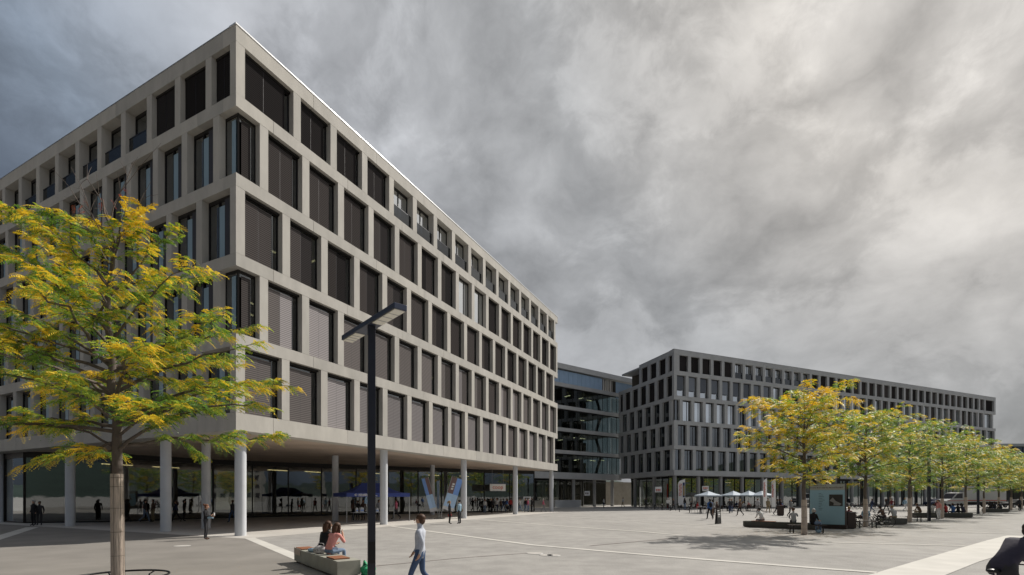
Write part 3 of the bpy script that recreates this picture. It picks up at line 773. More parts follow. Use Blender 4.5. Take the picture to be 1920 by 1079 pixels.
# ------------------------------------------------------------------ foliage
LEAFM = ['leaf_green', 'leaf_lime', 'leaf_yellow', 'leaf_orange', 'leaf_red']
def fronds_mesh(name, base, direc, length, pairs, width, colour, rg):
    """pinnate leaves: base points (n,3), directions (n,3); every leaflet is one small tilted quad"""
    n = len(base); t = (np.arange(pairs) + .6) / pairs
    d = direc / np.linalg.norm(direc, axis=1, keepdims=True)
    side = np.cross(d, np.array([0, 0, 1.0])); side /= np.maximum(np.linalg.norm(side, axis=1, keepdims=True), 1e-6)
    rollv = rg.normal(0, .45, (n, 1)); up = np.cross(side, d); side = side * np.cos(rollv) + up * np.sin(rollv); up = np.cross(side, d)
    Vs = []; 
    for sgn in (-1, 1):
        c = base[:, None, :] + d[:, None, :] * (length[:, None, None] * t[None, :, None])
        c[:, :, 2] -= (length[:, None] * .55) * (t[None, :] ** 2)         # arching midrib
        w = (width * np.sin(np.pi * (t * .75 + .2)))[None, :, None] * (length[:, None, None] / length.mean())
        out_ = side[:, None, :] * sgn * w + d[:, None, :] * w * .35 + rg.normal(0, 1, (n, pairs, 3)) * width * .12
        out_[:, :, 2] -= w[:, :, 0] * .35
        lw = d[:, None, :] * (width * .20)
        mid = c + out_ * .5
        Vs.append(np.stack([c, mid + lw, c + out_, mid - lw], axis=2))
    V = np.concatenate(Vs, axis=1)                       # n, 2*pairs, 4, 3
    nq = n * 2 * pairs; V = V.reshape(-1, 3).astype(np.float32)
    me = D.meshes.new(name); me.vertices.add(len(V)); me.vertices.foreach_set('co', V.ravel())
    me.loops.add(nq * 4); me.loops.foreach_set('vertex_index', np.arange(nq * 4, dtype=np.int32))
    me.polygons.add(nq); me.polygons.foreach_set('loop_start', np.arange(0, nq * 4, 4, dtype=np.int32))
    try: me.polygons.foreach_set('loop_total', np.full(nq, 4, dtype=np.int32))
    except Exception: pass
    for m in LEAFM: me.materials.append(M[m])
    mi = np.repeat(colour, 2 * pairs)
    flip = rg.random(nq) < .12; mi = np.where(flip & (mi < 3), np.minimum(mi + 1, 3), mi)
    me.polygons.foreach_set('material_index', mi.astype(np.int32)); me.update(calc_edges=True); me.validate(); return me

def grow_tree(seed, trunk_pts, trunk_r, prim, sec_gap, sec_len, frond_gap, frond_len, pairs, width, yellow, bare=None, tilt=.30, rn=7):
    """prim: list of (z attach, tip offset vector from the attachment)"""
    rg = np.random.default_rng(seed); rr = random.Random(seed)
    wood = MB(); wood.tube(trunk_pts, trunk_r, 'bark', 10)
    tp = [Vector(p) for p in trunk_pts]
    def on_trunk(z):
        for a, b, ra, rb in zip(tp[:-1], tp[1:], trunk_r[:-1], trunk_r[1:]):
            if a.z <= z <= b.z: f = (z - a.z) / (b.z - a.z); return a.lerp(b, f), ra + (rb - ra) * f
        return tp[-1].copy(), trunk_r[-1]
    base, dirs, lens, cols = [], [], [], []
    def twig(p, d, ln, r, yl, m=4):
        pts = [p.copy()]; cur = p.copy(); dv = d.normalized()
        for i in range(m):
            dv = (dv + Vector((rr.gauss(0, .12), rr.gauss(0, .12), rr.gauss(-.015, .07)))).normalized(); cur = cur + dv * ln / m; pts.append(cur.copy())
        wood.tube(pts, [r * (1 - .8 * i / m) for i in range(m + 1)], 'bark', 4, cap=False)
        k = max(2, int(ln / frond_gap))
        for j in range(k):
            f = (j + .6) / k * m; i = min(int(f), m - 1); q = pts[i].lerp(pts[i + 1], f - i); dt = (pts[i + 1] - pts[i]).normalized()
            sd_ = dt.cross(Vector((0, 0, 1))); sd_ = sd_.normalized() if sd_.length > .01 else Vector((1, 0, 0))
            for sg in ((-1, 1) if rr.random() < .75 else (rr.choice((-1, 1)),)):
                v = dt * rr.uniform(.3, .9) + sd_ * sg * rr.uniform(.4, 1.0) + Vector((0, 0, rr.uniform(-.35, .35)))
                base.append(q[:]); dirs.append(v[:]); lens.append(frond_len * rr.uniform(.65, 1.25))
                y = yl + rr.gauss(0, .16) + .18 * (j / k - .5)
                cols.append(0 if y < .36 else (1 if y < .56 else (2 if y < .92 else 3)))
        return pts
    for (za, off) in prim:
        a, ra = on_trunk(za); off = Vector(off); ln = off.length; tip = a + off
        m = 7; pts = []; bulge = Vector((rr.gauss(0, .05), rr.gauss(0, .05), rr.uniform(.02, .10))) * ln
        for i in range(m + 1):
            f = i / m; p = a.lerp(tip, f) + bulge * math.sin(math.pi * f) + Vector((rr.gauss(0, .015), rr.gauss(0, .015), rr.gauss(0, .012))) * ln * (0 < i)
            pts.append(p)
        r0 = min(ra * .55, .012 + ln * .011)
        wood.tube(pts, [max(r0 * (1 - .82 * i / m), .006) for i in range(m + 1)], 'bark', 6, cap=False)
        yb = yellow + rr.gauss(0, .10)
        s = ln * .26; side = rr.choice((-1, 1))
        while s < ln:
            f = s / ln * m; i = min(int(f), m - 1); p = pts[i].lerp(pts[i + 1], f - i); dt = (pts[i + 1] - pts[i]).normalized()
            sv = dt.cross(Vector((0, 0, 1))); sv = sv.normalized() if sv.length > .01 else Vector((1, 0, 0))
            ll = sec_len * (1.15 - .6 * s / ln) * rr.uniform(.6, 1.15)
            v = dt * rr.uniform(.5, .9) + sv * side * rr.uniform(.55, 1.0) + Vector((0, 0, rr.uniform(-.40, .62)))
            pp = twig(p, v, ll, .009, yb + .10 * (s / ln - .5) + rr.gauss(0, .10))
            if rr.random() < .6: twig(pp[2], v + sv * -side * 1.1 + Vector((0, 0, rr.uniform(-.1, .3))), ll * .5, .006, yb + rr.gauss(0, .12), 3)
            side = -side; s += sec_gap * rr.uniform(.7, 1.3)
        twig(pts[-1], dt, sec_len * .55, .008, yb + .15)
    if bare:
        for z, off in bare:
            a, ra = on_trunk(z); off = Vector(off); pts = [a + off * f + Vector((rr.gauss(0, .04), rr.gauss(0, .04), 0)) * (f > 0) for f in (0, .25, .5, .75, 1)]
            wood.tube(pts, [.016, .012, .009, .006, .003], 'bark', 5, cap=False)
            for _ in range(5):
                i = rr.randrange(1, 4); v = (off.normalized() + Vector((rr.gauss(0, .6), rr.gauss(0, .6), rr.gauss(0, .5)))) * rr.uniform(.25, .6)
                wood.tube([pts[i], pts[i] + v * .5 + Vector((0, 0, .04)), pts[i] + v], [.006, .004, .002], 'bark', 4, cap=False)
            if rr.random() < .5:
                for _ in range(3): base.append((pts[2] + Vector((rr.gauss(0, .1), rr.gauss(0, .1), rr.gauss(0, .08))))[:]); dirs.append((rr.gauss(0, 1), rr.gauss(0, 1), -.6)); lens.append(frond_len * .7); cols.append(4)
    leaf = fronds_mesh('crown', np.array(base), np.array(dirs), np.array(lens), pairs, width, np.array(cols), rg)
    return wood, leaf

# near tree
TX, TY = (222 - 960) / FPX * 10.3, 10.3
s_ = 10.3 / FPX
def tp(px, py, y=0.0): return ((px - 222) * s_, y, EYE + (HZ - py) * s_)
trunk = [(0, 0, 0), tp(221, 1000), tp(219, 890, .02), tp(216, 830, .04), tp(218, 790, .03), tp(208, 730, 0), tp(210, 680, .02), tp(201, 620, .03), tp(202, 560, 0), tp(212, 500, -.02), tp(214, 440, 0), tp(196, 400, 0), tp(190, 372, .03)]
tr_ = [.105, .102, .096, .088, .080, .076, .067, .058, .048, .040, .030, .021, .012]
prim = []
def addp(zpx, tx, ty, dy): 
    z = EYE + (HZ - zpx) * s_
    x0 = 210
    prim.append((z, ((tx - x0) * s_, dy, (zpx - ty) * s_)))
for a in ((850, 432, 770, -.3), (835, 470, 815, .6), (800, 500, 715, .5), (790, 505, 775, -.8), (740, 450, 640, .4), (700, 452, 612, -.6), (690, 400, 575, 1.2), (640, 395, 530, -.7), (600, 360, 500, .5),
          (560, 300, 430, .3), (520, 262, 425, -.4), (470, 245, 395, .2), (800, 430, 690, 1.6), (760, 380, 700, -1.9), (820, 360, 800, -1.4),
          (845, 120, 850, .5), (840, 60, 800, -.6), (800, -20, 790, .7), (780, -60, 720, -.4), (740, -90, 680, .9), (720, -80, 610, -.8), (690, -60, 560, .2), (650, -10, 520, 1.1), (620, 10, 470, -.5),
          (580, 40, 430, .6), (540, 70, 420, -.3), (500, 120, 400, .4), (450, 90, 430, -.6), (770, 130, 740, 2.3), (720, 250, 690, 2.7), (660, 180, 600, 2.4), (600, 230, 560, 1.8), (790, 280, 770, -2.2), (740, 170, 720, -2.6), (670, 260, 620, -2.3), (610, 200, 560, -1.7),
          (700, 330, 640, 2.0), (680, 60, 640, -1.8), (760, 30, 700, 1.9), (540, 250, 480, 1.1), (540, 180, 480, -1.0), (830, 150, 872, -.9), (640, 330, 590, -1.6), (560, 120, 520, 1.2), (700, -20, 660, -1.9), (810, 20, 820, -1.6)): addp(*a)
wood, leaf = grow_tree(11, trunk, tr_, prim, .25, .70, .052, .225, 9, .060, .45,
    bare=[(EYE + (HZ - 480) * s_, (-.9, .1, 1.9)), (EYE + (HZ - 450) * s_, (-1.3, -.1, 1.45)), (EYE + (HZ - 430) * s_, (-.6, .1, 1.45)), (EYE + (HZ - 420) * s_, (.45, 0, 1.3)), (EYE + (HZ - 480) * s_, (.7, .1, 1.6)), (EYE + (HZ - 520) * s_, (-2.1, .1, 1.3))])
t = thing('tree', 'young honey locust with yellow green feathery leaves and wrapped trunk, nearest on the left', 'tree', (TX, TY, 0))
wood.obj('trunk', t)
lo = D.objects.new('crown', leaf); C.objects.link(lo); lo.parent = t
mb = MB(); zs = [.02, .4, .9, 1.4, 1.9, 2.3, 2.52]
mb.tube([((tp(222 - (z > .1) * 1 - z * .8, 1000)[0]), 0, z) for z in zs], [.118, .117, .116, .115, .114, .113, .112], 'wrap', 22)
for z in (.35, .8, 1.3, 1.8, 2.25, 2.44): mb.ring((-.012 - .009 * z, 0, z), .116, .004, 'wire', n=22, k=4)
for i in range(9):
    a = 2 * math.pi * i / 9 + .3 * math.sin(i * 5); r1 = .116; mb.tube([(r1 * math.cos(a), r1 * math.sin(a), .03), (r1 * math.cos(a) - .02, r1 * .955 * math.sin(a), 2.53 + .02 * math.sin(i * 7))], .004, 'wire', 4)
mb.obj('trunk_wrap', t)
gr = MB(); gr.ring((0, 0, .36), .88, .022, 'metal_black', n=48, k=8); gr.ring((0, 0, .02), .80, .02, 'metal_black', n=48, k=6)
for i in range(6):
    a = i * math.pi / 3 + .35; gr.tube([(.88 * math.cos(a), .88 * math.sin(a), .36), (.72 * math.cos(a), .72 * math.sin(a), .30), (.74 * math.cos(a), .74 * math.sin(a), 0)], .018, 'metal_black', 6)
o = gr.obj('tree_guard', None, (TX, TY, 0)); tag(o, 'round black steel hoop guard around the base of the wrapped tree', 'tree guard')

# the row on the right: three grown shapes, copied
ROWP = [(15.55, 26.0), (23.3, 32.2), (31.1, 38.2), (39.0, 44.3), (46.8, 50.4), (54.6, 56.5), (62.4, 62.6), (70.2, 68.7), (78.0, 74.8), (86, 81)]
def street_tree(seed, Ht, R, yellow, zb, gap=.105):
    rr = random.Random(seed); pr = []
    n = 46
    for i in range(n):
        f = i / (n - 1); z = zb + (Ht - zb - .5) * f ** .95; a = i * 2.4 + rr.uniform(-.3, .3)
        prof = (math.sin(math.pi * min(1, (1 - f) * .80 + .16)) ** .8); ln = R * prof * rr.uniform(.75, 1.1) + .3
        up = ln * rr.uniform(.05, .28) + (.55 * f)
        pr.append((z, (ln * math.cos(a), ln * math.sin(a), up)))
    tk = [(0, 0, 0), (.02, 0, 1.2), (-.02, .03, 2.4), (.05, 0, 3.6), (-.03, .02, 5.0), (.05, 0, 6.4), (0, 0, Ht - .5)]
    return grow_tree(seed, tk, [.11, .10, .095, .08, .06, .038, .012], pr, .36, .88, gap, .32, 5, .108, yellow)
SPEC = [(21, 7.45, 2.75, .54, 2.6, 'yellow honey locust behind the low concrete bench, nearest of the row'),
        (22, 7.4, 3.1, .42, 2.7, 'second tree of the row, olive yellow crown, right of the blue poster panel'),
        (23, 7.5, 3.1, .38, 2.7, 'third tree of the row from the poster, trunk by the end of the pale bench')]
PLACE = ['fourth', 'fifth', 'sixth', 'seventh', 'eighth', 'ninth', 'tenth']
protos = []
for i, (x, y) in enumerate(ROWP):
    if i < 3:
        sd_, Ht, R, yl, zb, lab = SPEC[i]; wood, leaf = street_tree(sd_, Ht, R, yl, zb, (.080, .095, .10)[i])
        t = thing('tree', lab, 'tree', (x, y, 0), 0, 'trees in the row on the square')
        wood.obj('trunk', t); lo = D.objects.new('crown', leaf); C.objects.link(lo); lo.parent = t
        mb = MB(); mb.tube([(0, 0, .02), (.01, 0, .9), (.0, .01, 1.85)], [.145, .14, .13], 'wrap', 14)
        for z in (.3, .9, 1.5): mb.ring((0, 0, z), .143, .005, 'wire', n=14, k=4)
        mb.obj('trunk_wrap', t); protos.append(t)
    else:
        c_ = copy_tree(protos[1 + i % 2], (x, y, 0), 1.3 * i, PLACE[i - 3] + ' tree of the receding row, counted from the yellow one by the poster'); k_ = (.96, 1.05, .92, 1.03, .97, 1.06, 1.0)[i - 3]; c_.scale = (k_, k_, 1 + (k_ - 1) * .6)
# more trees on the far side of the row and near the truck
for i, (x, y, lab) in enumerate(((29.5, 31.0 + 14, 'tree behind the row, between the second and third trunks'), (62, 80, 'tree standing farther back behind the white truck front'), (95, 84, 'farthest tree at the right edge beyond the row'), (58.0, 71.0, 'tree behind the row, hidden by the fifth and sixth crowns'))):
    if i == 0: continue
    copy_tree(protos[1 + i % 2], (x, y, 0), .7 * i + 2, lab)

# ------------------------------------------------------------------ fallen leaves
def litter(name, c, rx, ry, n, seed):
    rr = random.Random(seed); mb = MB()
    for _ in range(n):
        x, y = c[0] + rr.gauss(0, rx), c[1] + rr.gauss(0, ry); a = rr.uniform(0, 6.3); s = rr.uniform(.012, .035)
        dx, dy = math.cos(a) * s, math.sin(a) * s; z = .012 + rr.random() * .006
        mb.add([(x - dx, y - dy, z), (x + dy * .4, y - dx * .4, z + .004), (x + dx, y + dy, z), (x - dy * .4, y + dx * .4, z + .003)], [(0, 1, 2, 3)], rr.choice(('litter_a', 'litter_b', 'litter_a')))
    o = mb.obj(name); o['kind'] = 'stuff'; o['label'] = 'fallen yellow leaves on the asphalt under the trees'; return o
litter('fallen_leaves', (15.5, 26.5), 2.4, 1.7, 2600, 1); litter('fallen_leaves', (24, 32.5), 3.2, 2.0, 1800, 2); litter('fallen_leaves', (-8.2, 10.8), 1.6, 1.3, 260, 3)
litter('fallen_leaves', (33, 39.5), 3.5, 2.2, 900, 4)

# ------------------------------------------------------------------ lamp posts
def lamp(loc, rz, lab, H=6.1, near=True):
    t = thing('street_lamp', lab, 'street lamp', loc, 0, 'T shaped street lamps')
    mb = MB(); mb.box(-.085, .085, -.11, .11, 0, H - .10, 'metal_blue'); mb.box(-.16, .16, -.18, .18, 0, .02, 'metal_black'); p_ = mb.obj('pole', t, rz=rad(20), bevel=.008 if near else 0)
    mb = MB(); mb.box(-.075, .075, -.13, -.126, .5, 1.0, 'metal_black'); mb.obj('service_door', p_)
    e = MB(); e.box(-1.42, 1.42, -.15, .15, H - .10, H + .02, 'metal_head'); hd = e.obj('lamp_head', t, rz=rz, bevel=.01 if near else 0)
    for a, b in ((-1.38, -.62), (.30, 1.38)):
        e = MB(); e.box(a, b, -.12, .12, H - .118, H - .102, 'lens_panel')
        for k in range(1, 4): x = a + (b - a) * k / 4; e.box(x - .012, x + .012, -.12, .12, H - .124, H - .118, 'metal_grey')
        e.obj('lens', hd)
    return t
la = lamp(((696.5 - 960) / FPX * 11.4, 11.4, 0), math.atan2(-2.2, 1.9), 'dark blue steel street lamp with slanted double arm in the foreground, nearest to the view')
for px, Y, lab in ((1742, 40.1, 'street lamp post in the tree row beside the second long bench'), (1834, 55.8, 'street lamp post in front of the white truck'), (1893, 72, 'farthest street lamp post, at the rear of the white truck'), (1572, 36.0, 'street lamp post behind the blue poster panel')):
    p = AT(px, Y); copy_tree(la, p, rad(-38), lab)

# ------------------------------------------------------------------ benches, poster, bollards
def long_bench(A, dirv, ln, wd, lab, m='bench_concrete', h=.43, pads=()):
    t = thing('concrete_bench', lab, 'bench', (A.x, A.y, 0), math.atan2(dirv[1], dirv[0]))
    mb = MB(); mb.box(0, ln, 0, wd, .05, h, m); mb.box(.06, ln - .06, .05, wd - .05, 0, .05, 'joint'); mb.obj('block', t, bevel=.012)
    for a, b in pads:
        mb = MB(); mb.box(a, b, .04, wd - .16, h + .002, h + .035, 'pad_wood'); (mb.box(a, b, -.018, -.002, h - .17, h + .035, 'wrap') if a < .1 else None); mb.obj('seat_pad', t, bevel=.004)
    return t
BA = V2(-6.78, 15.2); bd = Vector((.62, -.785, 0)).normalized(); bn = Vector((-bd.y, bd.x, 0))
long_bench(BA, bd, 3.95, .60, 'pale concrete block bench with brown seat pads, two women sitting on it', pads=((.06, .72), (3.0, 3.62)))
pA = V2(15.27, 32.3); pd = Vector((2.75, -2.8, 0)).normalized(); 
long_bench(pA, pd, 4.3, .60, 'long low dark concrete bench beside the nearest tree of the row', 'bench_dark', .40, pads=((.5, 1.9),))
for (px, Y, ln, rz, lab) in ((1655, 34.6, 2.0, 0.15, 'short dark concrete bench under the second tree, two people sitting on it'), (1716, 46.0, 5.2, -.05, 'long dark concrete bench with a row of people behind the third tree'), (1849, 61.5, 3.0, 0, 'farthest dark concrete bench below the white truck')):
    p = AT(px, Y); long_bench(p, (math.cos(rz), math.sin(rz)), ln, .6, lab, 'bench_dark', .45)
def slat_bench(loc, rz, ln, lab):
    t = thing('slat_bench', lab, 'bench', loc, rz, 'slatted benches with steel legs'); mb = MB()
    for i in range(4): mb.box(0, ln, i * .11, i * .11 + .09, .41, .45, 'rust_dark')
    mb.obj('seat', t)
    for x in (.18, ln - .22):
        mb = MB(); mb.box(x, x + .05, .02, .07, 0, .41, 'metal_black'); mb.box(x, x + .05, .36, .41, 0, .41, 'metal_black'); mb.box(x, x + .05, .07, .36, .36, .405, 'metal_black'); mb.obj('leg', t)
p = AT(1481, 26.9); slat_bench((p.x, p.y, 0), -.05, 2.0, 'dark slatted bench in front of the nearest row tree, with a grey haired woman')
p = AT(1607, 31.0); slat_bench((p.x, p.y, 0), .05, 1.5, 'dark slatted bench by the second tree trunk next to bicycles')
p = AT(1705, 38.6); slat_bench((p.x, p.y, 0), .05, 1.2, 'dark slatted bench just right of the third tree trunk')

# poster kiosk
kx = AT(1517.4, 31.3); k2_ = AT(1585.2, 30.0); kd = (k2_ - kx).normalized(); kl = (k2_ - kx).length
t = thing('advertising_pillar', 'tall pale blue poster panel on a rusty plinth with a dark photograph and header lettering', 'poster panel', kx, math.atan2(kd.y, kd.x))
mb = MB(); mb.box(0, kl, 0, .42, .24, 2.82, 'rust_dark'); mb.box(-.04, kl + .05, -.03, .46, 0, .24, 'rust_dark'); mb.obj('case', t)
mb = MB(); mb.box(.03, kl - .03, -.012, -.002, .27, 2.42, 'poster_blue'); mb.box(.03, kl - .03, -.012, -.002, 2.424, 2.80, 'poster_head'); pf = mb.obj('poster', t)
mb = MB(); mb.box(kl * .56, kl * .93, -.018, -.013, 1.42, 2.14, 'photo_dark')
mb.add([(kl * .57, -.02, 1.75), (kl * .66, -.02, 1.95), (kl * .74, -.02, 1.74), (kl * .90, -.02, 1.56), (kl * .84, -.02, 1.46), (kl * .68, -.02, 1.47), (kl * .69, -.02, 1.62)], [(0, 1, 2, 6), (6, 2, 3, 4, 5)], 'photo_grey'); mb.obj('photograph', pf)
mb = MB(); rr = random.Random(4)
for row, (z, s0_, s1_, h) in enumerate(((2.70, .06, .52, .075), (2.56, .06, .97, .10))):
    x = .05 + s0_ * .2
    while x < kl * s1_ - .1:
        w_ = rr.uniform(.03, .075); mb.box(x, x + w_ * .35, -.018, -.013, z - h * .5, z + h * .5, 'joint'); mb.box(x + w_ * .35, x + w_, -.018, -.013, z + (h * .15) * rr.choice((-1, 1)), z + h * .45 * rr.random() + h * .2, 'joint'); x += w_ + .022
for i in range(11): z = 2.2 - i * .105; mb.box(kl * .27, kl * (.27 + rr.uniform(.06, .17)), -.018, -.013, z, z + .025, 'poster_ink')
mb.obj('lettering', pf)

def bollard(loc, lab):
    mb = MB(); mb.cyl(0, 0, 0, .80, .05, 'metal_black', 12); mb.cyl(0, 0, .80, .90, .052, 'white', 12); mb.ell((0, 0, .90), (.052, .052, .03), 'white', 10, 6)
    return tag(mb.obj('bollard', None, loc), lab, 'bollard', 'bollards along the shop front')
b0 = None
for i, Y in enumerate((52, 55.5, 59, 62.5, 66, 69.5, 73, 76.5, 80)):
    lab = 'slim black bollard with white top, ' + ['nearest', 'second', 'third', 'fourth', 'fifth', 'sixth', 'seventh', 'eighth', 'farthest'][i] + ' in the row towards the link building'
    if b0 is None: b0 = bollard((21.5, Y, 0), lab)
    else: c = b0.copy(); C.objects.link(c); c.location = (21.5 - .03 * i, Y, 0); c['label'] = lab
# steel cycle stands near the bollards
st0 = None
for i, (px, Y, w_) in enumerate(((1308, 56.5, 1.0), (1318, 54.8, 1.0))):
    mb = MB(); mb.tube([(0, 0, 0), (0, 0, .72), (.1, 0, .8), (.9, 0, .8), (1.0, 0, .72), (1.0, 0, 0)], .022, 'metal_grey', 8)
    p = AT(px, Y); tag(mb.obj('cycle_stand', None, p), ['low steel hoop stand right of the nearest bollards', 'low steel hoop stand just left of the man with the dark backpack'][i], 'cycle stand', 'steel hoop stands')
# folded advertising board seen almost edge on
p = AT(1346.5, 35.9); t = thing('advertising_board', 'black folding pavement board standing alone on the square, seen nearly edge on', 'sign board', p, rad(46))
for s in (-1, 1):
    mb = MB(); v = [(-.36, s * .10, .0), (.36, s * .10, 0), (.36, s * .035, 1.15), (-.36, s * .035, 1.15)]; vi = [(a, b - s * .03, c) for a, b, c in v]
    mb.add(v + vi, [(0, 1, 2, 3), (4, 5, 6, 7), (0, 1, 5, 4), (1, 2, 6, 5), (2, 3, 7, 6), (3, 0, 4, 7)], 'metal_black')
    pn = mb.obj('panel', t); mb = MB()
    for (x0, x1, z0, z1) in ((-.26, .1, .92, 1.0), (-.26, .24, .78, .83), (-.2, .2, .62, .74), (-.26, .16, .5, .54)):
        f = lambda z: s * (.10 - .065 * z / 1.15) + s * .006
        mb.quad((x0, f(z0), z0), (x1, f(z0), z0), (x1, f(z1), z1), (x0, f(z1), z1), 'white')
    mb.obj('lettering', pn)

# ------------------------------------------------------------------ gazebo
NA = V2(-12.4, 36.6); n1_ = Vector((.785, .62, 0)); n2_v = Vector((-.62, .785, 0)); ga = math.atan2(n1_.y, n1_.x); GW, GD = 5.2, 3.0
t = thing('gazebo_tent', 'navy blue pop up gazebo tent with white printing and pale legs under the building edge', 'tent', NA, ga)
mb = MB(); zt, zp, zv = 2.28, 3.08, 1.98
r0_, r1_ = (1.75, GD / 2, zp), (GW - 1.75, GD / 2, zp)
c00, c10, c11, c01 = (0, 0, zt), (GW, 0, zt), (GW, GD, zt), (0, GD, zt)
def sag(a, b, f=.5, s=.16): return tuple(np.array(a) * (1 - f) + np.array(b) * f - np.array((0, 0, s)))
def strip_face(a, b, ra, rb, n=6):
    for i in range(n):
        f0, f1 = i / n, (i + 1) / n; s0__, s1__ = .22 * math.sin(math.pi * f0), .22 * math.sin(math.pi * f1)
        mb.quad(sag(a, ra, f0, s0__), sag(b, rb, f0, s0__), sag(b, rb, f1, s1__), sag(a, ra, f1, s1__), 'tent_blue')
strip_face(c00, c10, r0_, r1_); strip_face(c11, c01, r1_, r0_); strip_face(c10, c11, r1_, r1_); strip_face(c01, c00, r0_, r0_)
for a, b in ((c00, c10), (c10, c11), (c11, c01), (c01, c00)):
    mb.quad(a, b, (b[0], b[1], zv), (a[0], a[1], zv), 'tent_blue')
cp = mb.obj('canopy', t)
mb = MB(); x = .95
mb.ring((.72, -.012, 2.13), .075, .018, 'white', axis='y', n=16, k=4); mb.box(.60, .70, -.014, -.008, 2.11, 2.15, 'white')
rr = random.Random(2)
for z, xe in ((2.18, 2.05), (2.07, 2.35)):
    x = .92
    while x < xe: w_ = rr.uniform(.04, .08); mb.box(x, x + w_, -.014, -.008, z - .03, z + .03 * rr.choice((.4, 1)), 'white'); x += w_ + .02
mb.obj('lettering', cp)
for x, y in ((.03, .03), (GW - .03, .03), (GW - .03, GD - .03), (.03, GD - .03)):
    mb = MB(); mb.box(x - .022, x + .022, y - .022, y + .022, 0, 2.2, 'metal_grey'); mb.box(x - .06, x + .06, y - .06, y + .06, 0, .012, 'metal_grey'); mb.obj('leg', t)
tb = thing('folding_table', 'white clothed table with bags and leaflets under the blue gazebo', 'table', NA + n1_ * 1.0 + n2_v * 1.2, ga)
mb = MB(); mb.box(0, 2.4, 0, .7, .72, .75, 'white'); mb.obj('tabletop', tb)
for x in (.1, 2.2):
    mb = MB(); mb.tube([(x, .08, 0), (x, .35, .72), (x, .62, 0)], .018, 'metal_grey', 6); mb.obj('leg', tb)
TB = NA + n1_ * 1.0 + n2_v * 1.2
for i, (s, d, w_, h, m, lab) in enumerate(((.25, .15, .16, .34, 'white', 'white canister standing at the left end of the gazebo table'), (.6, .2, .3, .36, 'white_cloth', 'large white bag standing on the gazebo table'), (1.5, .2, .35, .2, 'flag_light', 'pale blue box of leaflets on the gazebo table'), (1.95, .25, .2, .28, 'white', 'small white carton at the right end of the gazebo table'))):
    p = TB + n1_ * s + n2_v * d; mb = MB(); mb.box(0, w_, 0, .2, 0, h, m); mb.box(w_ * .25, w_ * .75, .06, .14, h, h + .05, m); mb.box(w_ * .1, w_ * .9, -.004, -.001, h * .3, h * .6, 'flag_blue'); o = mb.obj('box' if i != 1 else 'bag', None, (p.x, p.y, .751), ga, bevel=.015); tag(o, lab, 'box' if i != 1 else 'bag')

# ------------------------------------------------------------------ banners
def leaning_banner(cx, base_px, Y, top, bot, wd, lean_lab, lab, blank=False):
    """top / bot: pixel positions of the banner's upper and lower mid points in the survey, at distance Y"""
    T_ = Vector(((top[0] - 960) / FPX * Y, Y, EYE + (HZ - top[1]) / FPX * Y)); B_ = Vector(((bot[0] - 960) / FPX * Y, Y, EYE + (HZ - bot[1]) / FPX * Y))
    ax = (T_ - B_).normalized(); sd_ = Vector((ax.z, 0, -ax.x)); h = (T_ - B_).length
    root = thing('leaning_banner', lab, 'banner', (B_.x, Y, 0)); R = Vector((B_.x, Y, 0))
    def P(u, v, y=0): return B_ + sd_ * u * wd + ax * v * h + Vector((0, y, 0)) - R
    mb = MB()
    nseg = 10
    for i in range(nseg):
        v0, v1 = i / nseg, (i + 1) / nseg; c = 'white_cloth' if v1 <= .11 else ('flag_light' if v1 <= .56 else 'flag_blue'); cb = 'flag_brown' if v1 > .56 else c
        for (u0, u1, m) in ((-.5, 0, cb if lean_lab == 'R' else c), (0, .5, c if lean_lab == 'R' else cb)):
            wv = lambda u, v: .05 * math.sin(v * 5 + u * 3)
            mb.quad(P(u0, v0, wv(u0, v0)), P(u1, v0, wv(u1, v0)), P(u1, v1, wv(u1, v1)), P(u0, v1, wv(u0, v1)), m)
    cl = mb.obj('cloth', root)
    mb = MB(); e = -.53 if lean_lab == 'R' else .53
    foot = P(e, -.12); foot.z = .02
    mb.tube([foot, P(e, 0), P(e, 1.02)], .025, 'metal_grey', 8); mb.tube([P(e, 1.02), P(-e, 1.02)], .012, 'metal_grey', 6); mb.box(foot.x - .35, foot.x + .35, -.35, .35, 0, .06, 'bench_dark'); mb.obj('pole', root)
    if not blank:
        mb = MB(); rr = random.Random(6)
        for k in range(5):
            v = .62 + k * .075
            mb.quad(P(-.30, v, -.03), P(-.05 - .1 * rr.random(), v, -.03), P(-.05, v + .05, -.03), P(-.30, v + .05, -.03), 'white' if k < 3 else 'flag_brown')
        mb.obj('emblem', cl)
leaning_banner(0, 0, 44.0, (796.5, 897), (813.5, 959), .62, 'L', 'blue banner leaning to the left, beside the second pair of columns', True)
leaning_banner(0, 0, 44.5, (858, 897), (839.5, 957), 1.0, 'R', 'wider blue banner with brown strip leaning to the right against a column')
p = AT(824, 45); t = thing('feather_banner', 'thin pale blue banner seen edge on between the two leaning banners', 'banner', p)
mb = MB(); mb.tube([(0, 0, 0), (0, 0, 3.5)], .022, 'metal_grey', 8); mb.box(-.3, .3, -.3, .3, 0, .05, 'bench_dark'); mb.obj('pole', t)
mb = MB()
for i in range(8):
    z0, z1 = .9 + i * .32, .9 + (i + 1) * .32; a0, a1 = .02 + .05 * math.sin(i / 8 * 3.1), .02 + .05 * math.sin((i + 1) / 8 * 3.1); mb.quad((.02, 0, z0), (-.37 + a0, .5, z0), (-.37 + a1, .5, z1), (.02, 0, z1), 'flag_light')
mb.obj('cloth', t)

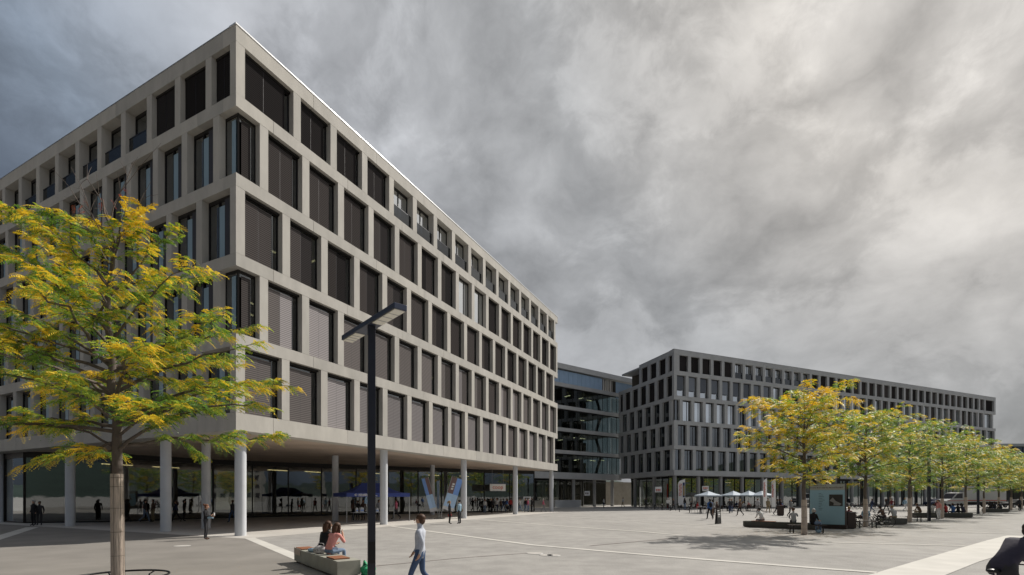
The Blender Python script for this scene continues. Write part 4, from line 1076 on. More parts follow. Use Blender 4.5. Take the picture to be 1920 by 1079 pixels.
def feather(px, Y, ztop, wd, rz, lab, strokes='red', side='navy'):
    p = AT(px, Y); t = thing('feather_flag', lab, 'flag', p, rz, 'white beach flags with red lettering')
    mb = MB(); mb.tube([(wd, 0, 0), (wd, 0, ztop * .99)] if side else [(0, 0, 0), (0, 0, ztop)], .02, 'metal_grey', 6); mb.box(wd - .3, wd + .3, -.3, .3, 0, .05, 'metal_black'); mb.obj('pole', t)
    mb = MB(); n = 14; z0 = .65; pr = []
    for i in range(n + 1):
        f = i / n; z = z0 + (ztop - z0) * f; l = 0 if f < .78 else wd * (1 - math.sqrt(max(0, 1 - ((f - .78) / .22) ** 2)))
        l = max(l, (.06 - f) * 2 * wd if f < .06 else 0); pr.append((l, z))
    for (a, b) in zip(pr[:-1], pr[1:]):
        mb.quad((a[0], .04 * math.sin(a[1] * 2), a[1]), (wd, 0, a[1]), (wd, 0, b[1]), (b[0], .04 * math.sin(b[1] * 2), b[1]), 'white')
    cl = mb.obj('cloth', t); mb = MB(); rr = random.Random(int(px))
    z = z0 + (ztop - z0) * .35
    while z < z0 + (ztop - z0) * .80:
        h = .2; x0 = wd * .14; x1 = wd * .50
        for a, b, c, d in ((x0, x1, z, z + .045), (x0, x1, z + h - .045, z + h)) + (((x0, x0 + .07, z + .045, z + h - .045),) if rr.random() < .6 else ((x1 - .07, x1, z + .045, z + h - .045),)): mb.box(a, b, -.065, -.055, c, d, 'red')
        z += h + .07
    mb.obj('lettering', cl)
    if side:
        mb = MB(); mb.box(wd * .66, wd * .92, -.06, -.052, z0 + (ztop - z0) * .30, z0 + (ztop - z0) * .86, side); mb.box(wd * .76, wd * .86, -.068, -.061, z0 + (ztop - z0) * .36, z0 + (ztop - z0) * .74, 'yellow_s'); mb.obj('stripe', cl)
    return t
feather(1271.2, 74, 4.62, 1.08, 0, 'tall white feather flag with red letters and navy stripe by the far block corner')
feather(1430.5, 62, 4.3, .55, .1, 'narrow white feather flag with red letters, left one of the pair by the parasols', side=None)
feather(1446.5, 61, 4.2, .50, -.1, 'narrow white feather flag with red letters, right one of the pair by the parasols', side=None)

# ------------------------------------------------------------------ hanging shop signs
def sign(px0, px1, pyc, Y, h, lab, body=None, cm='orange_red', rz=0.0, rows=None):
    w_ = (px1 - px0) * Y / FPX / max(.3, math.cos(rz)); c = AT((px0 + px1) / 2, Y); z = EYE + (HZ - pyc) * Y / FPX
    t = thing('shop_sign', lab, 'sign', (c.x, c.y, z), rz)
    mb = MB(); mb.box(-w_ / 2, w_ / 2, 0, .12, -h / 2, h / 2, 'white'); mb.obj('panel', t, bevel=.015)
    mb = MB()
    for x in (-w_ * .35, w_ * .35): mb.tube([(x, .06, h / 2), (x, .06, 5.36 - z)], .012, 'metal_grey', 5)
    mb.obj('hanger', t)
    if body:
        me = text_mesh(body, h * .72, cm, .012); o = D.objects.new('lettering', me); C.objects.link(o); o.parent = t; o.rotation_euler = (rad(90), 0, 0); o.location = (0, -.012, .03); o.scale = (1.15, 1.1, 1)
    if rows:
        mb = MB(); rr = random.Random(int(px0))
        for (v0, v1, m, n_) in rows:
            for k in range(n_):
                x = -w_ * .36 + w_ * .72 * k / n_; mb.box(x, x + w_ * .72 / n_ * .7, -.012, -.004, v0 * h, v1 * h, m)
        mb.obj('lettering', t)
    return t
sign(919, 948, 914.5, 60, .85, 'white hanging sign reading coop in orange red letters above the shop entrance', 'coop', rz=rad(24))
sign(1228.5, 1241, 918.3, 74, .82, 'small white sign with red and black letters left of the far block corner', rows=((-.22, .1, 'red', 3), (-.36, -.26, 'joint', 3)))
sign(1317, 1329, 916.5, 76, .80, 'small white sign with red and dark lettering above the left parasol', rows=((-.05, .25, 'orange_red', 3), (-.26, -.16, 'navy', 1)))
sign(1096, 1106, 925.5, 84, .78, 'small white square sign with dark emblem in the passage under the link building', rows=((-.2, .2, 'joint', 2),))

# ------------------------------------------------------------------ parasols, cafe
def parasol(px, Y, R, zr, za, lab, sq=True, m='umbrella'):
    p = AT(px, Y); t = thing('parasol', lab, 'parasol', p, rad(20), 'parasols of the pavement cafe')
    mb = MB(); n = 8 if not sq else 4; q_ = [(R * math.cos(2 * math.pi * (i + .5) / n), R * math.sin(2 * math.pi * (i + .5) / n)) for i in range(n)]
    for i in range(n):
        a, b = q_[i], q_[(i + 1) % n]; mb.add([(a[0], a[1], zr), (b[0], b[1], zr), (b[0] * .5, b[1] * .5, zr + (za - zr) * .42), (a[0] * .5, a[1] * .5, zr + (za - zr) * .42), (0, 0, za)], [(0, 1, 2, 3), (3, 2, 4)], m)
        mb.quad((a[0], a[1], zr), (b[0], b[1], zr), (b[0], b[1], zr - .14), (a[0], a[1], zr - .14), m)
    mb.obj('canopy', t); mb = MB(); mb.tube([(0, 0, 0), (0, 0, za + .05)], .025, 'metal_grey', 8); mb.cyl(0, 0, 0, .06, .28, 'bench_dark', 16); mb.obj('pole', t); return t
parasol(1328, 58, 1.55, 2.12, 2.62, 'pale parasol standing alone in front of the sign with red lettering, leftmost bright one')
parasol(1375, 68, 1.65, 2.15, 2.75, 'pale blue grey parasol, left one of the adjoining three')
parasol(1404, 67, 1.65, 2.15, 2.75, 'pale blue grey parasol, middle one of the adjoining three')
parasol(1428, 66, 1.65, 2.15, 2.72, 'pale blue grey parasol, right one of the adjoining three beside the feather flags')
parasol(1297, 76, 1.6, 2.1, 2.6, 'dark grey parasol left of the bright ones by the far block corner', m='bench_dark')  # canopy is dark grey all over, unlike the pale ones
def cafe_table():
    t = thing('cafe_table', 'x', 'table', (0, 0, 0), 0, 'small round cafe tables'); mb = MB(); mb.cyl(0, 0, .71, .74, .36, 'metal_grey', 18); mb.obj('tabletop', t); mb = MB(); mb.cyl(0, 0, .02, .71, .03, 'metal_black', 8); mb.cyl(0, 0, 0, .03, .22, 'metal_black', 14); mb.obj('stand', t); return t
def cafe_chair():
    t = thing('cafe_chair', 'x', 'chair', (0, 0, 0), 0, 'dark cafe chairs'); mb = MB(); mb.box(-.21, .21, -.21, .21, .43, .47, 'metal_black'); mb.obj('seat', t)
    mb = MB(); mb.add([(-.21, -.20, .47), (.21, -.20, .47), (.21, -.26, .86), (-.21, -.26, .86), (-.21, -.17, .47), (.21, -.17, .47), (.21, -.23, .86), (-.21, -.23, .86)], [(0, 1, 2, 3), (4, 5, 6, 7), (3, 2, 6, 7), (0, 3, 7, 4), (1, 2, 6, 5)], 'rust_dark'); mb.obj('backrest', t)
    for x in (-.18, .18):
        for y in (-.18, .18): mb = MB(); mb.tube([(x, y, .44), (x * 1.15, y * 1.15, 0)], .013, 'metal_grey', 6); mb.obj('leg', t)
    return t
CAFE = [(1312, 59.5, 'under the lone left parasol'), (1340, 60.5, 'right of the lone left parasol'), (1363, 66, 'under the left of the three parasols'), (1385, 68, 'between left and middle parasols'), (1402, 65.5, 'under the middle parasol'), (1421, 67, 'under the right parasol'), (1292, 70, 'by the navy striped feather flag'), (1460, 63, 'right of the pair of feather flags')]
ct, cc = None, None; r_ = random.Random(12)
for i, (px, Y, where) in enumerate(CAFE):
    p = AT(px, Y)
    if ct is None: ct = cafe_table(); ct.location = p; ct['label'] = 'round grey cafe table ' + where
    else: copy_tree(ct, p, 0, 'round grey cafe table ' + where)
    for k in range(3):
        a = r_.uniform(0, 1) + k * 2.1; q_ = p + Vector((.75 * math.cos(a), .75 * math.sin(a), 0)); lab = 'dark cafe chair, ' + ['first', 'second', 'third'][k] + ' at the table ' + where
        if cc is None: cc = cafe_chair(); cc.location = q_; cc.rotation_euler = (0, 0, a + math.pi / 2); cc['label'] = lab
        else: copy_tree(cc, q_, a + math.pi / 2, lab)
# ------------------------------------------------------------------ people
def skin_mat(name, c): return mat(name, c, .55, var=.06, vscale=6)
skin_mat('skin', (.50, .30, .21)); skin_mat('skin_tan', (.36, .20, .13))
CL = {'black': (.012, .012, .014), 'charcoal': (.04, .04, .045), 'navyc': (.02, .03, .07), 'blue': (.05, .13, .34), 'lightblue': (.30, .44, .55), 'grey': (.22, .22, .23), 'lightgrey': (.42, .42, .43), 'whitec': (.68, .68, .68), 'pink': (.70, .30, .27),
      'hotpink': (.62, .16, .24), 'redc': (.40, .04, .04), 'maroon': (.16, .02, .03), 'khaki': (.26, .21, .13), 'jeans': (.06, .10, .19), 'lightjeans': (.16, .22, .32), 'brown': (.12, .07, .05), 'purple': (.045, .04, .062), 'teal': (.04, .16, .17), 'palec': (.50, .53, .60)}
for k, c in CL.items(): mat('cl_' + k, c, .85, var=.14, vscale=9, bump=.2, bscale=18)
for k, c in {'dark': (.018, .012, .010), 'brown': (.075, .035, .018), 'auburn': (.16, .06, .025), 'blond': (.34, .22, .10), 'grey': (.42, .41, .40)}.items(): mat('hair_' + k, c, .6, var=.4, vscale=30, stretch=(1, 1, .2))
mat('eye', (.02, .015, .012), .3); mat('lip', (.34, .12, .10), .5)

def joints(pose, seat=.47):
    """front of the figure is +y, its left is -x"""
    J = {}
    def put(**k): J.update({a: Vector(b) for a, b in k.items()})
    if pose in ('stand', 'phone', 'walk', 'walk2', 'bags'):
        put(pelvis=(0, 0, .95), belly=(0, .005, 1.08), chest=(0, .0, 1.27), neck0=(0, -.01, 1.43), neck=(0, .0, 1.49), head=(0, .03, 1.60), top=(0, .015, 1.68))
        put(shL=(-.175, -.01, 1.39), shR=(.175, -.01, 1.39), elL=(-.225, -.04, 1.12), elR=(.225, -.04, 1.12), wrL=(-.235, .04, .89), wrR=(.235, .04, .89), haL=(-.235, .07, .81), haR=(.235, .07, .81))
        put(hiL=(-.095, 0, .90), hiR=(.095, 0, .90), knL=(-.10, .03, .50), knR=(.10, .03, .50), anL=(-.10, -.03, .09), anR=(.10, -.03, .09), toL=(-.115, .13, .035), toR=(.115, .13, .035))
        if pose == 'phone': put(elR=(.22, .04, 1.13), wrR=(.12, .25, 1.17), haR=(.07, .31, 1.21), elL=(-.22, .04, 1.13), wrL=(-.12, .25, 1.08), haL=(-.05, .30, 1.10), head=(0, .06, 1.585), top=(0, .055, 1.67))
        if pose in ('walk', 'walk2', 'bags'):
            s = 1 if pose != 'walk2' else -1
            put(knL=(-.095, .17 * s, .51), anL=(-.095, .26 * s if s > 0 else -.38, .10 if s > 0 else .20), toL=(-.10, .42 if s > 0 else -.26, .07 if s > 0 else .06))
            put(knR=(.095, -.02 if s > 0 else .17, .50), anR=(.095, -.36 if s > 0 else .26, .19 if s > 0 else .10), toR=(.10, -.24 if s > 0 else .42, .05 if s > 0 else .07))
            put(elL=(-.22, -.12 * s, 1.14), wrL=(-.22, -.12 * s + .06, .92), haL=(-.22, -.12 * s + .10, .84), elR=(.22, .07 * s, 1.13), wrR=(.22, .16 * s + .04, .92), haR=(.22, .18 * s + .07, .84))
    elif pose in ('sit', 'sitlean', 'sitphone', 'bench_a', 'bench_b', 'sitback'):
        z = seat + .11; ln = {'sit': .05, 'sitlean': .22, 'sitphone': .10, 'bench_a': .16, 'bench_b': .20, 'sitback': -.12}[pose]
        put(pelvis=(0, 0, z), belly=(0, ln * .25, z + .14), chest=(0, ln * .75, z + .33), neck0=(0, ln * 1.15, z + .49), neck=(0, ln * 1.25, z + .55), head=(0, ln * 1.45 + .03, z + .65), top=(0, ln * 1.5 + .02, z + .73))
        c = J['chest']
        put(shL=(-.175, ln, z + .45), shR=(.175, ln, z + .45), elL=(-.23, ln + .06, z + .19), elR=(.23, ln + .06, z + .19), wrL=(-.16, ln + .27, z + .11), wrR=(.16, ln + .27, z + .11), haL=(-.13, ln + .34, z + .10), haR=(.13, ln + .34, z + .10))
        put(hiL=(-.095, .03, z - .02), hiR=(.095, .03, z - .02), knL=(-.12, .43, z + .0), knR=(.12, .43, z + .0), anL=(-.12, .40, .09), anR=(.12, .42, .09), toL=(-.13, .55, .035), toR=(.13, .57, .035))
        if pose == 'sitphone': put(elR=(.24, .18, z + .26), wrR=(.16, .32, z + .42), haR=(.12, .36, z + .50))
        if pose == 'bench_b': put(elL=(-.23, .34, z + .22), wrL=(-.12, .33, z + .45), haL=(-.08, .30, z + .53), elR=(.23, .34, z + .20), wrR=(.13, .37, z + .42), haR=(.10, .37, z + .50), head=(0, .31, z + .63), top=(0, .34, z + .71))
        if pose == 'bench_a': put(elR=(.24, .20, z + .16), wrR=(.14, .42, z + .10), haR=(.10, .49, z + .11), elL=(-.23, .14, z + .16), wrL=(-.12, .36, z + .08), haL=(-.07, .43, z + .08))
        if pose == 'sitback': put(knL=(-.12, .44, z + .02), anL=(-.1, .72, .10), toL=(-.1, .80, .2), elR=(.25, -.30, z + .24), wrR=(.24, -.36, z + .0), haR=(.24, -.36, z - .08))
    elif pose == 'cycle':
        put(pelvis=(0, -.18, .98), belly=(0, -.06, 1.10), chest=(0, .12, 1.23), neck0=(0, .28, 1.36), neck=(0, .33, 1.41), head=(0, .39, 1.51), top=(0, .39, 1.60))
        put(shL=(-.175, .22, 1.35), shR=(.175, .22, 1.35), elL=(-.23, .38, 1.17), elR=(.23, .38, 1.17), wrL=(-.22, .56, 1.04), wrR=(.22, .56, 1.04), haL=(-.22, .62, 1.02), haR=(.22, .62, 1.02))
        put(hiL=(-.09, -.15, .94), hiR=(.09, -.15, .94), knL=(-.10, .22, .82), knR=(.10, .10, .56), anL=(-.11, .08, .44), anR=(.11, -.02, .18), toL=(-.115, .22, .40), toR=(.115, .12, .13))
    return J
RAD = {'pelvis': (.150, .115), 'belly': (.132, .100), 'chest': (.155, .112), 'neck0': (.085, .075), 'neck': (.052, .055), 'head': (.078, .092), 'top': (.062, .075),
       'sh': (.062, .062), 'el': (.042, .042), 'wr': (.029, .026), 'ha': (.038, .022), 'hi': (.092, .092), 'kn': (.062, .062), 'an': (.043, .045), 'to': (.040, .028)}
EDG = [('pelvis', 'belly', 1), ('belly', 'chest', 1), ('chest', 'neck0', 1), ('neck0', 'neck', 0), ('neck', 'head', 0), ('head', 'top', 0)]
for s in 'LR': EDG += [('chest', 'sh' + s, 1), ('sh' + s, 'el' + s, 1), ('el' + s, 'wr' + s, 4), ('wr' + s, 'ha' + s, 0), ('pelvis', 'hi' + s, 2), ('hi' + s, 'kn' + s, 2), ('kn' + s, 'an' + s, 2), ('an' + s, 'to' + s, 3)]
PC = {}
def body_mesh(pose, slim=1.0, sleeves=True, fingers=False, seat=.47):
    key = (pose, slim, sleeves, fingers, seat)
    if key in PC: return PC[key]
    J = joints(pose, seat); names = list(J); idx = {n: i for i, n in enumerate(names)}
    vs = [J[n].copy() for n in names]; es = [(idx[a], idx[b]) for a, b, _ in EDG]; tags = [t for *_, t in EDG]
    rads = []
    for n in names:
        r = RAD.get(n) or RAD[n[:-1]]; k = slim if n not in ('head', 'top', 'neck', 'haL', 'haR') else 1
        rads.append((r[0] * k, r[1] * k))
    if fingers:
        for s in 'LR':
            w_, h_ = J['wr' + s], J['ha' + s]; d = (h_ - w_).normalized(); sd_ = d.cross(Vector((0, .3, 1))).normalized(); dn = sd_.cross(d)
            for k in range(4):
                b = h_ + sd_ * (.030 - .020 * k); l = (.075, .085, .080, .062)[k]; i0 = len(vs)
                vs += [b + d * l * .5 + dn * .006, b + d * l * .95 + dn * .028]; rads += [(.0095, .0095), (.008, .008)]
                es += [(idx['ha' + s], i0), (i0, i0 + 1)]; tags += [0, 0]
            i0 = len(vs); b = w_.lerp(h_, .45); vs += [b + sd_ * .045 + d * .02 + dn * .01, b + sd_ * .055 + d * .05 + dn * .02]; rads += [(.011, .011), (.009, .009)]
            es += [(idx['ha' + s], i0), (i0, i0 + 1)]; tags += [0, 0]
    me = D.meshes.new('sk'); me.from_pydata(vs, es, []); o = D.objects.new('sk', me); C.objects.link(o)
    md = o.modifiers.new('s', 'SKIN'); md.use_smooth_shade = True
    for i, sv in enumerate(me.skin_vertices[0].data): sv.radius = rads[i]; sv.use_root = (i == idx['pelvis'])
    ss = o.modifiers.new('u', 'SUBSURF'); ss.levels = 1; ss.render_levels = 1
    bpy.context.view_layer.update(); dg = bpy.context.evaluated_depsgraph_get()
    nm = D.meshes.new_from_object(o.evaluated_get(dg)); C.objects.unlink(o); D.objects.remove(o)
    nm.name = 'person_body'
    # clothing regions from the nearest bone
    seg = [(vs[a], vs[b], t, (rads[a][0] + rads[b][0]) / 2) for (a, b), t in zip(es, tags)]
    nm.materials.clear()
    for m in ('skin', 'cl_grey', 'cl_jeans', 'cl_black'): nm.materials.append(M[m])
    for p in nm.polygons:
        c = p.center; best = 9e9; bt = 1
        for a, b, t, r in seg:
            ab = b - a; f = max(0, min(1, (c - a).dot(ab) / max(ab.length_squared, 1e-9))); d_ = (c - (a + ab * f)).length - r
            if d_ < best: best = d_; bt = t; bf = f
        if bt == 4: bt = 1 if sleeves else 0
        p.material_index = bt; p.use_smooth = True
    PC[key] = (nm, J); return PC[key]
HC = {}
def hair_mesh(pose, style, seat=.47):
    key = (pose, style, seat)
    if key in HC: return HC[key]
    J = joints(pose, seat); h, t = J['head'], J['top']; mb = MB()
    up = (t - J['neck']).normalized(); c = h.lerp(t, .45) + Vector((0, -.036, .026))
    if style == 'cap': mb.ell(c + Vector((0, .005, .02)), (.094, .108, .085), 'hair_dark', 14, 8); mb.add([c + Vector(v) for v in ((-.07, .09, .0), (.07, .09, .0), (.06, .19, -.01), (-.06, .19, -.01))], [(0, 1, 2, 3)], 'hair_dark')
    else:
        mb.ell(c, (.089, .100, .084), 'hair_dark', 14, 9)
        mb.ell(c + Vector((0, -.025, -.06)), (.082, .070, .085), 'hair_dark', 12, 8)
    if style == 'long':
        mb.tube([c + Vector((0, -.06, -.02)), c + Vector((0, -.095, -.13)), c + Vector((0, -.10, -.24)), c + Vector((.01, -.09, -.34))], [.085, .088, .070, .03], 'hair_dark', 12)
        for s in (-1, 1): mb.tube([c + Vector((s * .07, .01, .0)), c + Vector((s * .095, -.01, -.10)), c + Vector((s * .09, .0, -.22))], [.035, .038, .015], 'hair_dark', 8)
    if style == 'bun': mb.ell(c + Vector((0, -.10, .05)), (.05, .05, .05), 'hair_dark', 10, 6)
    if style == 'tail': mb.tube([c + Vector((0, -.09, .02)), c + Vector((0, -.14, -.05)), c + Vector((0, -.13, -.20))], [.035, .035, .012], 'hair_dark', 8)
    HC[key] = mb.mesh('hair'); return HC[key]
def face_parts(root, J, skin, seat=.47):
    h = J['head'] + Vector((0, 0, .012)); mb = MB()
    mb.add([h + Vector(v) for v in ((0, .088, .025), (-.014, .085, -.025), (.014, .085, -.025), (0, .118, -.022))], [(0, 1, 3), (0, 3, 2), (1, 2, 3)], skin)
    for s in (-1, 1): mb.ell(h + Vector((s * .092, .0, -.005)), (.012, .022, .032), skin, 8, 6)
    for s in (-1, 1): mb.ell(h + Vector((s * .032, .083, .016)), (.012, .008, .007), 'eye', 8, 6)
    mb.box(h.x - .024, h.x + .024, h.y + .078, h.y + .090, h.z - .052, h.z - .042, 'lip')
    mb.obj('face', root)
def person(loc, rz, pose, top, legs, hair, style, lab, group=None, skin='skin', sleeves=True, shoes='cl_black', slim=1.0, scale=1.0, face=False, fingers=False, seat=.47, bag=None):
    """rz: direction the person faces, radians, 0 = along +y, positive anticlockwise"""
    me, J = body_mesh(pose, slim, sleeves, fingers, seat)
    o = D.objects.new('person', me); C.objects.link(o); o.location = loc; o.rotation_euler = (0, 0, rz); o.scale = (scale,) * 3
    for i, m in enumerate((skin, 'cl_' + top, 'cl_' + legs, shoes)): o.material_slots[i].link = 'OBJECT'; o.material_slots[i].material = M[m]
    tag(o, lab, 'person', group)
    h = D.objects.new('hair' if style != 'cap' else 'cap', hair_mesh(pose, style, seat)); C.objects.link(h); h.parent = o
    h.material_slots[0].link = 'OBJECT'; h.material_slots[0].material = M[hair]
    if face: face_parts(o, J, skin)
    if bag:
        kind, m, blab = bag; mb = MB()
        if kind == 'backpack': c = J['chest'] + Vector((0, -.17, -.04)); mb.ell(c, (.14, .085, .21), m, 12, 8)
        elif kind == 'handbag': c = J['haL'] + Vector((-.03, 0, -.16)); mb.ell(c, (.06, .15, .14), m, 10, 8); mb.tube([c + Vector((0, -.08, .1)), J['haL'], c + Vector((0, .08, .1))], .01, m, 5)
        elif kind == 'shoulder': c = J['pelvis'] + Vector((.22, -.02, .05)); mb.ell(c, (.055, .15, .13), m, 10, 8); mb.tube([c + Vector((0, .0, .12)), J['shR'] + Vector((0, -.03, .07)), c + Vector((0, -.1, .1))], .012, m, 5)
        b = mb.obj('backpack' if kind == 'backpack' else 'bag', None, loc, rz); b.scale = (scale,) * 3
        tag(b, blab, 'bag')
    return o
R_ = math.radians
E_, W_, S_, N_ = R_(-90), R_(90), R_(180), 0.0     # facing right, left, towards the view, away
# --- two women on the near bench
def bp(s, d): return BA + bd * s + bn * d
pa = bp(1.62, .34); person((pa.x, pa.y, 0), math.atan2(-.2, .5) - R_(8), 'bench_a', 'black', 'charcoal', 'hair_brown', 'long', 'woman in black sleeveless top sitting on the pale bench, left one of two', sleeves=False, fingers=True, face=True, slim=.88, seat=.43, skin='skin_tan')
pb = bp(2.40, .30); person((pb.x, pb.y, 0), R_(-28), 'bench_b', 'pink', 'lightjeans', 'hair_brown', 'long', 'woman in pink t shirt with curly hair sitting on the pale bench, hands at face', sleeves=False, fingers=True, face=True, slim=.96, seat=.43)
# curly locks over the pink shirt
mb = MB(); rr = random.Random(9); Jb = joints('bench_b', .43); hc = Jb['head']
for k in range(26):
    a = rr.uniform(math.pi * .9, math.pi * 2.1); p0 = hc + Vector((.08 * math.cos(a), .075 * math.sin(a) - .01, rr.uniform(-.02, .05))); q1 = p0 + Vector((.03 * math.cos(a), .03 * math.sin(a), -.09)); q2 = q1 + Vector((rr.uniform(-.02, .02), rr.uniform(-.02, .01), -.09)); mb.tube([p0, q1, q2], [.020, .022, .008], 'hair_brown', 6)
for o in list(C.objects):
    if o.get('label', '').startswith('woman in pink t shirt'): mb.obj('hair', o); PINK = o
mb = MB(); mb.tube([Vector((-.16, .12, .90)), Vector((-.05, .24, 1.0)), Vector((.1, .2, 1.0)), Vector((.18, .1, .92)), Vector((.12, .26, .82))], [.03, .045, .045, .04, .02], 'cl_brown', 8)
for o in list(C.objects):
    if o.get('label', '').startswith('woman in black sleeveless'): mb.obj('scarf', o)
# things on and by the bench
p = bp(2.0, .18); mb = MB(); mb.ell((0, 0, .11), (.20, .13, .12), 'bag_pattern', 14, 10); mb.tube([(-.1, 0, .18), (-.05, .05, .30), (.08, .04, .28), (.12, 0, .17)], .012, 'bag_pattern', 6); tag(mb.obj('bag', None, (p.x, p.y, .43)), 'patterned black and white cloth bag between the two women on the bench', 'bag')
p = bp(1.35, .16); mb = MB(); mb.ell((0, 0, .05), (.22, .1, .06), 'cl_lightblue', 12, 8); tag(mb.obj('jacket', None, (p.x, p.y, .43), R_(-40)), 'crumpled pale blue jacket lying on the bench beside the patterned bag', 'jacket')
p = bp(.72, .48); mb = MB(); mb.ell((0, 0, .045), (.05, .045, .045), 'metal_black', 10, 8); mb.tube([(0, 0, .05), (-.12, .03, .03)], .008, 'metal_black', 5); tag(mb.obj('sunglasses_case', None, (p.x, p.y, .43)), 'small black round object lying on the left end of the bench', 'case')
p = bp(.35, .3); mb = MB(); mb.box(-.14, .14, -.1, .1, 0, .014, 'pad_wood')
p = bp(4.02, .75); rr = random.Random(1); mb = MB(); vs_ = []; 
mb.ell((0, 0, .14), (.20, .16, .15), 'green_bag', 14, 9); mb.tube([(-.05, 0, .25), (-.09, 0, .36), (0, 0, .28)], [.03, .035, .02], 'green_bag', 8)
mb.v = [(a + .03 * rr.gauss(0, 1), b + .03 * rr.gauss(0, 1), max(.003, c + .02 * rr.gauss(0, 1))) for a, b, c in mb.v]
tag(mb.obj('plastic_bag', None, (p.x, p.y, 0)), 'crumpled green plastic bag on the ground at the right end of the pale bench', 'bag')
# --- standing and walking people:  px, distance, facing, pose, top, legs, hair, style, label
def at(px, Y): p = AT(px, Y); return (p.x, p.y, 0)
person(at(386, 22.9), R_(-75), 'phone', 'black', 'charcoal', 'hair_auburn', 'bun', 'woman in black looking down at a drink in her hands beside the corner column', face=True, fingers=True, slim=.95, scale=.965, shoes='cl_brown')
p = AT(389, 22.9); f = Vector((math.sin(R_(75)), math.cos(R_(75)), 0)); mb = MB(); mb.cyl(0, 0, 0, .13, .035, 'white', 14, .04); mb.cyl(0, 0, .13, .14, .042, 'metal_grey', 14); tag(mb.obj('paper_cup', None, (AT(386, 22.9) + f * .34 + Vector((0, 0, 1.13)))), 'white paper cup held by the woman in black', 'cup')
mb = MB(); mb.tube([(0, -.22, 0), (.03, -.05, .05), (.05, .12, .02)], [.05, .055, .03], 'cl_lightblue', 8); tag(mb.obj('jacket', None, AT(386, 22.9) + f * .20 + Vector((0, 0, 1.0)), R_(-75)), 'pale blue garment over the forearm of the woman in black', 'jacket')
person(at(843, 35.7), R_(-70), 'stand', 'charcoal', 'black', 'hair_blond', 'tail', 'woman in dark top and black trousers facing a man in front of the blue banners', slim=.92, scale=.98, bag=('handbag', 'cl_redc', 'red patterned shopping bag carried by the woman facing the man in pale blue'))
person(at(861.5, 36.0), R_(60), 'stand', 'lightblue', 'charcoal', 'cl_black', 'cap', 'man in pale blue shirt and dark cap in front of the blue banners', slim=1.08, bag=('shoulder', 'cl_khaki', 'beige shoulder bag of the man in the pale blue shirt'))
person(at(1331, 41.9), N_ + .1, 'walk', 'blue', 'black', 'hair_dark', 'short', 'man in blue jacket and black trousers walking away across the square', slim=1.12, scale=1.04, bag=('backpack', 'cl_black', 'large black rucksack of the man in the blue jacket'))
person(at(1336, 44.5), N_, 'walk2', 'grey', 'brown', 'hair_dark', 'short', 'person partly hidden behind the man in the blue jacket')
person(at(1387.5, 49.5), R_(25), 'walk', 'brown', 'black', 'hair_blond', 'short', 'person in brown grey top and black trousers walking over the square')
person(at(1368, 56.5), R_(170), 'walk2', 'charcoal', 'navyc', 'hair_brown', 'short', 'man in dark jacket walking in front of the left parasol of the three')
person(at(1371.5, 57.5), R_(150), 'walk', 'black', 'jeans', 'hair_blond', 'short', 'dark clothed person just right of the man in the dark jacket, before the parasols')
person(at(1421, 56), R_(-60), 'stand', 'lightgrey', 'grey', 'hair_auburn', 'short', 'person in pale grey top standing behind the long low bench, left of the feather flags', slim=1.15)
person(at(1440, 57.5), R_(170), 'walk', 'khaki', 'khaki', 'hair_dark', 'cap', 'man in khaki clothes walking between the two narrow feather flags', scale=1.03)
person(at(1458, 51.5), R_(-100), 'walk2', 'charcoal', 'black', 'hair_dark', 'short', 'person in dark clothes walking right of the narrow feather flags')
person(at(1463, 53), R_(-80), 'stand', 'black', 'navyc', 'hair_brown', 'short', 'person in black with navy trousers next to a dark litter bin', bag=('shoulder', 'cl_maroon', 'maroon shoulder bag of the person by the litter bin'))
person(at(1483, 47), R_(-170), 'walk', 'grey', 'charcoal', 'hair_grey', 'short', 'grey haired man in grey jacket walking between trunk and feather flags', scale=1.02, bag=('shoulder', 'cl_whitec', 'white shoulder bag of the man in the grey jacket'))
